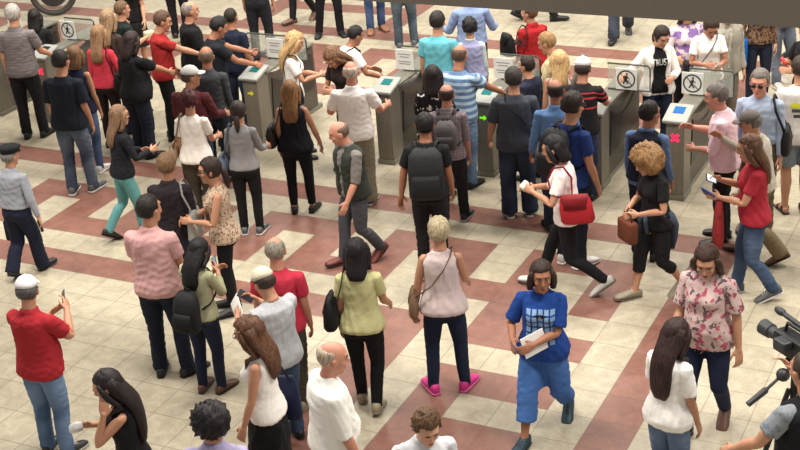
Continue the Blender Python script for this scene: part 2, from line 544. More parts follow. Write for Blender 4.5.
GH = 0.95
def gate(pos, light, sign, screen, label, flap=True, back=False, length=1.5, wid=0.21, h=GH, flap_left=False):
    """pos: front right bottom corner; local +y runs along the lane, x across"""
    t = empty('ticket_gate', (pos[0], pos[1], 0), GYAW)
    tag(t, label, 'ticket gate', 'ticket gates in a row across the hall')
    w = wid
    # front pillar
    b = MB(); b.box((-w / 2, .14, h / 2 + .02), (w, .28, h - .04), bev=.008); build('front_pillar', b, STEEL, t)
    b = MB(); b.box((-w / 2, .14, .03), (w + .03, .31, .06), bev=.006); b.box((-w / 2, length / 2 + .2, .03), (w - .02, length - .2, .05), bev=.004); build('kick_plate', b, STEEL_TOP, t)
    # side body with the curved upper edge
    prof = [(.28, .06), (length, .06), (length, h - .02)]
    n = 10
    for k in range(n + 1):
        u = k / n
        prof.append((length - .06 - (length - .40) * u, h - .03 - .26 * math.sin(math.pi * min(1, u * 1.0)) * .55))
    prof.append((.28, h - .02))
    b = MB(); b.prism(prof, -w + .02, -.02, axis='x'); build('side_body', b, DARKST, t)
    b = MB()
    p2 = [(.34, .30), (length - .06, .36), (length - .06, h - .14)] + [(length - .10 - (length - .5) * k / n, h - .12 - .17 * math.sin(math.pi * k / n)) for k in range(n + 1)]
    b.prism(p2, -.022, -.008, axis='x'); b.prism(p2, -w + .008, -w + .022, axis='x')
    build('side_panel', b, BLACKP, t)
    b = MB(); b.box((-w / 2, length * .5 + .12, h + .0), (w + .02, length - .26, .035), bev=.01); build('top_cover', b, STEEL_TOP, t)
    # card reader
    s, c = math.sin(math.radians(14)), math.cos(math.radians(14))
    R = np.array([[1, 0, 0], [0, c, -s], [0, s, c]])
    rd = MB(); rd.box((-w / 2, .13, h + .035), (w + .07, .36, .045), R=R, bev=.02)
    r_ = build('card_reader', rd, PAD, t)
    sc = MB(); sc.box(np.array([-w / 2, .13, h + .035]) + R @ np.array([0, .045, .0245]), (w * .58, .13, .006), R=R, bev=.002)
    build('screen', sc, screen, r_)
    # status light on the front
    L = MB()
    cx, cz, a = -w / 2, h - .20, .042
    if light == 'x':
        for sg in (1, -1):
            Rz = np.array([[math.cos(sg * .785), 0, math.sin(sg * .785)], [0, 1, 0], [-math.sin(sg * .785), 0, math.cos(sg * .785)]])
            L.box((cx, -.004, cz), (.11, .006, .026), R=Rz)
        build('red_cross_light', L, REDL, t)
    elif light:
        L.prism([(cx - .04, cz + .012), (cx + .01, cz + .012), (cx + .01, cz + .035), (cx + .05, cz), (cx + .01, cz - .035), (cx + .01, cz - .012), (cx - .04, cz - .012)][::-1], -.006, -.001)
        build('arrow_light', L, GREENL if light == 'g' else YELL, t)
    # glass wing, frame and sign
    y = length * .50
    def wing(x0, x1):
        gb = MB(); zb, zt = h + .03, h + .34
        gb.prism([(x0, zb), (x1, zb), (x1, zt - .04), (x1 - .04 * np.sign(x1 - x0), zt), (x0, zt)], y - .008, y + .008)
        gg = build('glass_wing', gb, GLASS, t)
        fr = MB(); fr.tube([(x0, y, zb), (x1, y, zb), (x1, y, zt - .03), (x1 - .03 * np.sign(x1 - x0), y, zt), (x0, y, zt)], .011, 8)
        build('frame', normals_out(fr), RIM, gg)
    if flap: wing(-w + .04, .34)
    if flap_left: wing(-w + .10, -w - .36)
    sg = MB()
    sw = .25
    sx = -.13 if not sign == 'walkc' else .06
    sg.box((sx, y - .016, h + .165), (sw, .010, .26), bev=.003)
    S = build('sign', sg, WHITE_SIGN, t)
    mk = MB()
    if sign.startswith('walk'):
        no_entry_mark(mk, sx, h + .165, y - .0215, .11, 0)
        build('no_entry_symbol', mk, INK, S)
    else:
        for k, (ww, zz) in enumerate(((.17, .235), (.13, .20), (.18, .14), (.15, .11))):
            mk.box((sx, y - .022, h + zz), (ww, .002, .012))
        build('printed_lines', mk, GREYINK, S)
    return t

def gate_at(px, py, *a, **k):
    q = togrid(ground(px, py)); g = grid(q[0], 12.05)
    return gate(g, *a, **k)

gates = []
gate_at(9, 113, None, 'lines', SCREENK, 'leftmost steel ticket gate, beside the grey striped polo man', flap=False)
_q = togrid(ground(43, 70, .75)); gate(grid(_q[0] + .26, 12.05), 'x', 'walk', SCREENK, 'ticket gate with a red cross light and no-entry sign beside the navy tee man')
gate_at(265, 148, 'y', 'lines', SCREEN, 'ticket gate with yellow arrow light and teal screen where the black tee man reaches', flap_left=True)
gate_at(392, 167, None, 'lines', SCREEN, 'steel ticket gate beside the man in the white polo shirt, teal reader screen')
gate_at(491, 180, 'g', 'lines', SCREEN, 'ticket gate with green arrow light that the blue striped man touches')
gate_at(602, 190.5, 'x', 'walkc', PAD, 'ticket gate with red cross light right of the blue tee backpacker, curved black side panel')
gate_at(683, 201, 'x', 'walk', SCREENB, 'ticket gate with red cross light and blue screen beside the man in the pink shirt', length=1.6)
# ------------------------------------------------------------------ overhead beam
CONC = plain('brown_grey_painted_beam', (80, 73, 64), 0.9)
def make_beam():
    mb = MB()
    # lower front edge passes over (400,0.5) and (800,27.5) of the view at height zb
    zb = 3.1
    P = ground(800, 28, zb); q = togrid(P)
    P2 = ground(560, 13, zb); q2 = togrid(P2)
    a = P + (P2 - P) / np.linalg.norm(P2 - P) * 34; b_ = P - (P2 - P) / np.linalg.norm(P2 - P) * 8
    d = (b_ - a) / np.linalg.norm(b_ - a); nrm = np.array([-d[1], d[0]])
    if nrm[1] < 0: nrm = -nrm
    A = [a, b_, b_ + nrm * .5, a + nrm * .5]
    V = [(p[0], p[1], z) for z in (zb, zb + 1.1) for p in A]
    F = [(0, 1, 2, 3), (4, 7, 6, 5), (0, 4, 5, 1), (1, 5, 6, 2), (2, 6, 7, 3), (3, 7, 4, 0)]
    mb.add(V, F)
    o = build('trim_1', mb, CONC)
    tag(o, kind='structure')
make_beam()
# ------------------------------------------------------------------ human figures
# rest pose: 1.75 m tall, faces +y, +x is the figure's own right, arms 40 degrees out
D0R = np.array([.643, 0, -.766]); D0L = np.array([-.643, 0, -.766])
SH = np.array([.168, -.012, 1.395]); UA, FA = .295, .255
HIP = np.array([.092, -.003, .905]); KN = np.array([.10, .008, .50]); AN = np.array([.104, -.012, .085])
def mir(p): return np.array([-p[0], p[1], p[2]])
ELR = SH + D0R * UA; WRR = ELR + D0R * FA
BONES = ['pelvis', 'chest', 'head', 'uR', 'fR', 'hR', 'uL', 'fL', 'hL', 'tR', 'sR', 'oR', 'tL', 'sL', 'oL']
BI = {b: i for i, b in enumerate(BONES)}
TOE = np.array([.112, .13, .03])
SEG = [  # bone, a, b, radius
    ('pelvis', (-.06, 0, .93), (.06, 0, .93), .15), ('pelvis', (0, 0, .88), (0, 0, 1.03), .14),
    ('chest', (0, 0, 1.14), (0, 0, 1.38), .14), ('chest', (-.12, -.01, 1.40), (.12, -.01, 1.40), .075),
    ('head', (0, 0, 1.56), (0, 0, 1.68), .09),
    ('uR', SH + D0R * .03, ELR, .055), ('fR', ELR, WRR, .045), ('hR', WRR + D0R * .02, WRR + D0R * .16, .045),
    ('tR', HIP - (0, 0, .06), KN, .085), ('sR', KN - (0, 0, .01), AN + (0, 0, .02), .06), ('oR', AN - (0, .03, .03), TOE, .05)]
SEG += [(b[0][0] + 'L', mir(b[1]), mir(b[2]), b[3]) for b in SEG if b[0].endswith('R')]

def seg_near(V, a, b):
    a = np.array(a, float); b = np.array(b, float); d = b - a
    t = np.clip(((V - a) @ d) / (d @ d), 0, 1)[:, None]
    P = a + t * d
    return P, np.linalg.norm(V - P, axis=1)

def weights(V, mask=None, power=7):
    W = np.zeros((len(V), 15))
    for b, a, c, r in SEG:
        if mask and b not in mask: continue
        _, d = seg_near(V, a, c)
        w = 1.0 / (d / r + 1e-3) ** power
        # a limb never pulls on the other side
        if b[-1] == 'R' and b != 'head': w = w * np.clip((V[:, 0] + .03) / .06, 0.0, 1)
        if b[-1] == 'L': w = w * np.clip((-V[:, 0] + .03) / .06, 0.0, 1)
        W[:, BI[b]] = np.maximum(W[:, BI[b]], w)
    W += 1e-12
    return W / W.sum(1, keepdims=True)

UPPER = ('pelvis', 'chest', 'uR', 'fR', 'hR', 'uL', 'fL', 'hL')
LOWER = ('pelvis', 'tR', 'sR', 'oR', 'tL', 'sL', 'oL')

# ---- base body
def body_shapes():
    b = MB()
    b.loft_z([(.79, 0, 0, .09, .07), (.84, 0, -.005, .155, .105), (.90, 0, -.01, .170, .115), (.96, 0, -.005, .166, .112), (1.03, 0, 0, .150, .102), (1.10, 0, 0, .141, .097),
              (1.18, 0, 0, .147, .101), (1.27, 0, 0, .158, .110), (1.34, 0, -.003, .163, .106), (1.385, 0, -.01, .146, .092), (1.42, 0, -.015, .104, .074), (1.455, 0, -.015, .078, .062),
              (1.49, 0, -.010, .058, .058), (1.54, 0, -.004, .053, .056), (1.60, 0, .002, .050, .055)])
    for s in (1, -1):
        mm = (lambda p: np.array(p, float)) if s > 0 else (lambda p: mir(np.array(p, float)))
        b.ball(mm((.078, -.055, .89)), (.085, .075, .09))
        b.ball(mm((.150, -.012, 1.366)), (.052, .052, .052))
        b.ball(mm((.075, .075, 1.30)), (.07, .04, .055))
        A = [mm(SH + D0R * t + np.array([0, yy, -.014 * max(0, 1 - t / .2)])) for t, yy in ((-.025, 0), (.0, 0), (.05, 0), (.15, 0), (.24, 0), (.295, 0), (.35, .002), (.42, .002), (.50, .0), (.55, 0), (.575, 0))]
        b.tube(A, [.034, .049, .051, .049, .043, .039, .041, .038, .030, .026, .026], 16)
        L = [mm(p) for p in ((.088, -.005, .93), (.092, -.002, .84), (.094, 0, .76), (.097, .006, .66), (.10, .009, .57), (.10, .008, .50), (.10, -.006, .44), (.101, -.018, .37), (.103, -.016, .28), (.104, -.012, .18), (.104, -.012, .10), (.104, -.012, .06))]
        b.tube(L, [.085, .090, .086, .076, .063, .056, .054, .057, .049, .038, .036, .038], 18, hint=(0, 1, 0))
        # foot
        rings = []
        for y, cz, rx, rz in ((-.07, .045, .024, .028), (-.045, .045, .034, .034), (.01, .052, .036, .042), (.06, .042, .039, .032), (.11, .032, .043, .022), (.155, .026, .042, .016), (.185, .022, .030, .011)):
            rings.append([mm((.106 + .05 * y + rx * math.cos(t), y, cz + rz * math.sin(t))) for t in [2 * math.pi * k / 14 for k in range(14)]])
        b.ring_loft(rings)
        # hand: palm, four fingers, thumb
        O = WRR; d = D0R; n_ = np.array([.766, 0, .643]); yv = np.array([0, 1., 0])   # n_ = back of the hand
        def hp(u, v, w): return mm(O + d * u + yv * v + n_ * w)
        rings = []
        for u, hy, hz in ((-.02, .026, .022), (.01, .030, .018), (.04, .038, .016), (.07, .041, .015), (.092, .040, .013), (.10, .034, .010)):
            rings.append([hp(u, hy * math.cos(t), hz * math.sin(t)) for t in [2 * math.pi * k / 14 for k in range(14)]])
        b.ring_loft(rings)
        for v, l, r0 in ((.031, .070, .0088), (.0105, .078, .0092), (-.0105, .073, .0088), (-.031, .058, .0078)):
            P = []; a = .12; q = np.array([.085, v, 0.])
            for k in range(5):
                P.append(hp(*q)); st = l / 4 if k else .02
                q = q + np.array([math.cos(a) * st, v * .02, -math.sin(a) * st]); a += .26
            P.append(hp(*q)); b.tube(P, [r0, r0, r0 * .97, r0 * .95, r0 * .9, r0 * .62], 10)
        P = [hp(.012, .020, -.006), hp(.035, .042, -.014), (hp(.058, .056, -.022)), hp(.078, .062, -.030), hp(.092, .064, -.036)]
        b.tube(P, [.014, .0125, .0108, .0095, .0065], 10)
    # head
    b.ball((0, -.004, 1.655), (.076, .096, .097), 22)
    b.ball((0, .026, 1.600), (.060, .068, .070), 18)
    b.ball((0, .052, 1.560), (.040, .044, .042), 14)
    b.ball((0, .078, 1.541), (.020, .016, .017), 10)
    b.ball((0, .070, 1.682), (.052, .024, .016), 12)          # brow
    b.tube([(0, .084, 1.668), (0, .094, 1.650), (0, .106, 1.630), (0, .111, 1.618)], [.009, .009, .011, .012], 10)
    for s in (1, -1):
        b.ball((s * .009, .100, 1.615), (.009, .009, .008), 8)
        b.ball((s * .040, .062, 1.620), (.022, .026, .022), 10)  # cheek
        b.ball((s * .080, -.004, 1.630), (.010, .018, .031), 12)
        b.ball((s * .084, -.010, 1.645), (.008, .015, .018), 10)
    b.ball((0, .086, 1.583), (.024, .012, .006), 12); b.ball((0, .085, 1.574), (.021, .012, .006), 12)
    return b

def smoothstep(a, b, x):
    t = np.clip((x - a) / (b - a), 0, 1); return t * t * (3 - 2 * t)

def eyes_dent(V):
    V = V.copy()
    for s in (1, -1):
        g = np.exp(-(((V[:, 0] - s * .031) / .014) ** 2 + ((V[:, 2] - 1.652) / .009) ** 2)) * (V[:, 1] > .04)
        V[:, 1] -= .008 * g
    return V

_B, _BT = remeshed(body_shapes(), .0068, .27, 2, eyes_dent)
_f = MB()
for s in (1, -1):
    _f.ball((s * .031, .0760, 1.652), (.0125, .0085, .0075), 10, 1)
    _f.ball((s * .031, .0820, 1.652), (.0058, .004, .0058), 8, 2)
    _f.tube([(s * .014, .0935, 1.671), (s * .030, .0935, 1.6755), (s * .048, .0825, 1.670)], [.0035, .0042, .002], 6, 4)
_f.ball((0, .0925, 1.5835), (.021, .0075, .0045), 12, 3); _f.ball((0, .0915, 1.5745), (.018, .0075, .0045), 12, 3)
_fV, _fT, _fM = tris_of(normals_out(_f))
BODY_V = np.vstack([_B, _fV]); BODY_T = np.vstack([_BT, _fT + len(_B)])
BODY_M = np.concatenate([np.zeros(len(_BT), int), _fM])
BODY_W = weights(BODY_V)
_h = smoothstep(1.46, 1.53, BODY_V[:, 2])[:, None] * (np.abs(BODY_V[:, 0]) < .12)[:, None]
_hw = np.zeros(15); _hw[BI['head']] = 1
BODY_W = BODY_W * (1 - _h) + _hw * _h

# ---- garments (closed volumes slightly larger than the body, rest pose)
def wrinkle(V, amp=.005, seed=0, f=1.0):
    r = np.random.RandomState(seed); out = V.copy(); n = np.zeros(len(V))
    for k in range(5):
        d = r.normal(size=3); d[2] *= .8; d /= np.linalg.norm(d)
        n += np.sin(V @ d * (30 + 26 * k) * f + r.rand() * 6 + 2 * np.sin(V @ r.normal(size=3) * 9))
    n *= amp / 2.2
    c = V.copy(); c[:, 0] = 0; c[:, 1] *= .0
    d = V - np.array([0, 0, 0]) * 0; d = d.copy(); d[:, 2] = 0
    L = np.linalg.norm(d, axis=1, keepdims=True) + 1e-6
    out += d / L * n[:, None]
    return out

def torso_secs(o, hem, top=1.462, flare=0.0, sh=1.0):
    base = [(.84, -.005, .168, .116), (.90, -.01, .176, .122), (.96, -.006, .172, .120), (1.03, 0, .160, .112), (1.10, 0, .154, .108), (1.18, 0, .158, .110), (1.27, 0, .168, .120), (1.34, -.003, .172, .115), (1.39, -.01, .165 * sh, .100)]
    S = []
    zs = [hem] + [b_[0] for b_ in base if b_[0] > hem + .02]
    for z in zs:
        i = [np.interp(z, [q[0] for q in base], [q[k] for q in base]) for k in (1, 2, 3)]
        fl = flare * max(0, (1.15 - z) / .3)
        S.append((z, 0, i[0], i[1] + o + fl, i[2] + o + fl))
    S += [(1.422, 0, -.015, .112 * (sh * .5 + .5) + o * .5, .082 + o * .3), (1.449, 0, -.015, .086 + o * .3, .069), (top, 0, -.012, .072, .066)]
    return S

def sleeves(b, end, r0, r1, o=0.0):
    for s in (1, -1):
        mm = (lambda p: np.array(p, float)) if s > 0 else (lambda p: mir(np.array(p, float)))
        b.ball(mm((.155, -.012, 1.372)), (.063 + o, .064 + o, .063 + o), 16)
        n = 7
        P = [mm(SH + D0R * t + np.array([0, 0, -.010]) * max(0, 1 - t / .2)) for t in np.linspace(-.01, end, n)]
        b.tube(P, [r0 + (r1 - r0) * k / (n - 1) for k in range(n)], 18)

def g_shirt(kind):
    b = MB()
    if kind == 'tee':
        b.loft_z(torso_secs(.012, .86, flare=.012)); sleeves(b, .20, .068, .070)
    elif kind == 'teeloose':
        b.loft_z(torso_secs(.022, .84, flare=.016)); sleeves(b, .25, .072, .080, .004)
    elif kind == 'polo':
        b.loft_z(torso_secs(.014, .85, flare=.012)); sleeves(b, .22, .068, .068)
        b.loft_z([(1.435, 0, -.012, .092, .080), (1.462, 0, -.012, .078, .074), (1.485, 0, -.008, .068, .068)])
    elif kind == 'long':
        b.loft_z(torso_secs(.014, .88, flare=.008)); sleeves(b, .535, .066, .038)
        b.loft_z([(1.435, 0, -.012, .092, .080), (1.462, 0, -.012, .078, .074), (1.487, 0, -.008, .068, .068)])
    elif kind == 'sweater':
        b.loft_z(torso_secs(.013, .90, flare=.0)); sleeves(b, .50, .064, .042)
    elif kind == 'elbow':        # sleeves rolled at the elbow
        b.loft_z(torso_secs(.018, .86, flare=.012)); sleeves(b, .33, .068, .056)
        b.loft_z([(1.435, 0, -.012, .092, .080), (1.462, 0, -.012, .078, .074), (1.487, 0, -.008, .068, .068)])
    elif kind == 'tank':
        b.loft_z(torso_secs(.010, .87, flare=.010, sh=.80))
    elif kind == 'blouse':       # sleeveless, loose
        b.loft_z(torso_secs(.014, .86, flare=.024, sh=.88))
    elif kind == 'tucked':
        b.loft_z(torso_secs(.016, .985, flare=.0)); sleeves(b, .22, .068, .070)
        b.loft_z([(1.435, 0, -.012, .092, .080), (1.462, 0, -.012, .078, .074), (1.485, 0, -.008, .068, .068)])
    elif kind == 'tuckedlong':
        b.loft_z(torso_secs(.018, .985, flare=.012)); sleeves(b, .54, .066, .040)
        b.loft_z([(1.435, 0, -.012, .092, .080), (1.462, 0, -.012, .078, .074), (1.487, 0, -.008, .068, .068)])
    elif kind == 'jacket':
        fn = lambda t, z: .80 if abs(math.atan2(math.sin(t - math.pi / 2), math.cos(t - math.pi / 2))) < (.20 + .9 * max(0, z - 1.30)) else 1.0
        b.loft_z(torso_secs(.030, .84, flare=.012), n=48, fn=fn); sleeves(b, .54, .070, .046, .004)
        b.loft_z([(1.43, 0, -.018, .098, .080), (1.47, 0, -.022, .080, .070), (1.492, 0, -.024, .072, .062)])
    elif kind == 'cardigan':
        fn = lambda t, z: .72 if abs(math.atan2(math.sin(t - math.pi / 2), math.cos(t - math.pi / 2))) < (.62 + .5 * max(0, z - 1.30)) else 1.0
        b.loft_z(torso_secs(.030, .84, flare=.016), n=64, fn=fn); sleeves(b, .50, .070, .050, .004)
    elif kind == 'vest':
        fn = lambda t, z: .80 if abs(math.atan2(math.sin(t - math.pi / 2), math.cos(t - math.pi / 2))) < (.14 + 1.4 * max(0, z - 1.22)) else 1.0
        b.loft_z(torso_secs(.034, .86, flare=.008, sh=.90), n=48, fn=fn)
    elif kind == 'bodywarmer':
        fn = lambda t, z: .80 if (abs(math.atan2(math.sin(t - math.pi / 2), math.cos(t - math.pi / 2))) < 1.0 and z > 1.36) else 1.0
        b.loft_z(torso_secs(.036, .93, flare=.004, sh=.88), n=48, fn=fn)
    return b

def g_legs(kind):
    b = MB()
    wz = 1.0
    spec = {'jeans': (.095, .093, .072, .066, .064, .055), 'slim': (.092, .086, .067, .065, .052, .055), 'wide': (.100, .100, .088, .084, .090, .050),
            'capri': (.096, .092, .074, .070, .068, .30), 'leggings': (.090, .081, .063, .064, .045, .11), 'shorts': (.100, .102, .100, .1, .1, .56), 'capriwide': (.102, .102, .088, .090, .092, .24)}[kind]
    up, mid, kn, ca, hem, z0 = spec
    o = .006
    b.loft_z([(.80, 0, -.002, .12, .085), (.84, 0, -.008, .163 + o, .112 + o), (.90, 0, -.012, .174 + o, .121 + o), (.96, 0, -.008, .169 + o, .118 + o), (1.005, 0, -.002, .157 + o, .108 + o), (1.03, 0, 0, .153 + o, .105 + o)])
    for s in (1, -1):
        mm = (lambda p: np.array(p, float)) if s > 0 else (lambda p: mir(np.array(p, float)))
        b.ball(mm((.078, -.057, .89)), (.09, .082, .095), 16)
        zs = [.92, .84, .72, .60, .50, .38, .25, .14, .055]
        rs = np.interp(zs[::-1], [.055, .30, .50, .68, .86], [hem, ca, kn, mid, up])[::-1]
        zz = [z for z in zs if z > z0 + .02] + [z0]
        P = [mm((np.interp(z, [.05, .5, .92], [.104, .10, .090]), np.interp(z, [.05, .3, .5, .7, .92], [-.008, -.012, .006, .003, -.004]), z)) for z in zz]
        R = [float(np.interp(z, [.055, .30, .50, .68, .86], [hem, ca, kn, mid, up])) for z in zz]
        b.tube(P, R, 20, hint=(0, 1, 0))
    return b

def g_skirt(kind):
    b = MB()
    if kind == 'long':
        b.loft_z([(.12, 0, 0, .235, .20), (.35, 0, 0, .222, .185), (.60, 0, -.004, .205, .165), (.80, 0, -.01, .192, .148), (.90, 0, -.01, .184, .134), (.98, 0, -.004, .166, .118), (1.05, 0, 0, .150, .104)], n=40)
    else:
        b.loft_z([(.46, 0, 0, .22, .18), (.60, 0, 0, .212, .172), (.80, 0, -.01, .195, .152), (.90, 0, -.01, .186, .134), (.98, 0, -.004, .166, .118), (1.05, 0, 0, .150, .104)], n=40)
    return b

_G = {}
def garment(kind):
    if kind in _G: return _G[kind]
    if kind.startswith('sk_'):
        V, T = remeshed(g_skirt(kind[3:]), .016, .35, 2, lambda v: wrinkle(v, .010, 5, .5))
        W = weights(V, LOWER, 4)
        # cloth between the legs follows both
        tl = W[:, BI['tL']] + W[:, BI['sL']] + W[:, BI['oL']]; tr_ = W[:, BI['tR']] + W[:, BI['sR']] + W[:, BI['oR']]
        sx = smoothstep(-.16, .16, V[:, 0])
        W2 = np.zeros_like(W); leg = np.clip((.98 - V[:, 2]) / .25, 0, 1) * .9
        W2[:, BI['tR']] = leg * sx; W2[:, BI['tL']] = leg * (1 - sx); W2[:, 0] = 1 - leg
        W = W2
    elif kind in ('jeans', 'slim', 'wide', 'capri', 'leggings', 'shorts', 'capriwide'):
        am = .0015 if kind in ('leggings', 'slim') else .0032
        V, T = remeshed(g_legs(kind), .0150, .95, 1, lambda v: wrinkle(v, am, 11))
        W = weights(V, LOWER)
    else:
        am = {'jacket': .005, 'tank': .0025, 'sweater': .003}.get(kind, .0038)
        V, T = remeshed(g_shirt(kind), .0145, .95, 1, lambda v: wrinkle(v, am, len(kind)))
        W = weights(V, UPPER)
    _G[kind] = (V, T, W)
    return _G[kind]

# ---- shoes
def shoe_mesh(kind):
    b = MB()
    for s in (1,):
        def ring(y, zb, zt, rx, cx, mi=0):
            R = []
            for k in range(16):
                t = 2 * math.pi * k / 16
                c, q = math.cos(t), math.sin(t); kk = (abs(c) ** 3 + abs(q) ** 3) ** (-1 / 3)
                R.append((cx + rx * c * kk, y, (zb + zt) / 2 + (zt - zb) / 2 * q * kk))
            return R
        if kind == 'sandal':
            sec = [(-.078, .0, .020, .030), (-.05, 0, .022, .040), (.02, 0, .022, .042), (.10, 0, .022, .050), (.17, 0, .020, .046), (.20, 0, .018, .030)]
            b.ring_loft([ring(y, zb, zt, rx, .106 + .05 * y) for y, zb, zt, rx in sec], 1)
            b.ring_loft([ring(y, .01, zt, .048, .106 + .05 * y) for y, zt in ((.07, .070), (.10, .064))], 0)
            b.ring_loft([ring(y, .01, zt, .044, .106 + .05 * y) for y, zt in ((-.03, .098), (-.005, .098))], 0)
        else:
            hi = .105 if kind == 'sneaker' else .088
            top = [(-.088, .014, .080, .026), (-.07, .012, hi, .038), (-.03, .012, hi + .01, .044), (.01, .012, hi, .045), (.05, .012, .088, .045), (.10, .012, .068, .049), (.15, .012, .056, .050), (.19, .012, .046, .044), (.215, .014, .034, .028)]
            b.ring_loft([ring(y, zb, zt, rx, .106 + .05 * y) for y, zb, zt, rx in top], 0)
            e = .004 if kind == 'sneaker' else .001
            b.ring_loft([ring(y, 0, .024 if kind == 'sneaker' else .015, rx + e, .106 + .05 * y) for y, rx in ((-.093, .026), (-.07, .039), (0, .046), (.06, .046), (.12, .051), (.17, .049), (.20, .040), (.220, .024))], 1)
            if kind == 'sneaker':
                for k in range(4):
                    y = .03 + .025 * k
                    b.box((.106 + .05 * y, y, .094 - k * .0085), (.045, .008, .006), 1)
    return normals_out(b)
_S = {}
def shoe(kind):
    if kind not in _S: _S[kind] = tris_of(shoe_mesh(kind))
    return _S[kind]

# ---- hair and headgear (rest space, rigid to the head; long hair blends to the chest)
def hnoise(V, amp, fq, seed):
    r = np.random.RandomState(seed); n = np.zeros(len(V))
    for k in range(6):
        n += np.sin(V @ (r.normal(size=3) * fq * (1 + .35 * k)) + r.rand() * 6)
    c = np.array([0, -.01, 1.65]); d = V - c; d /= np.linalg.norm(d, axis=1, keepdims=True) + 1e-6
    return V + d * (n * amp / 2.4)[:, None]

def cap_ball(c, r, pull=None, n=30):
    """scalp shell; pull(p) -> 0..1 draws that place into the head"""
    b = MB(); b.ball(c, r, n)
    V = np.array(b.v); C = np.array([0, -.004, 1.64])
    if pull is not None:
        k = pull(V)[:, None]
        V = V * (1 - k) + (C + (V - C) * .72) * k
    return V, b.f

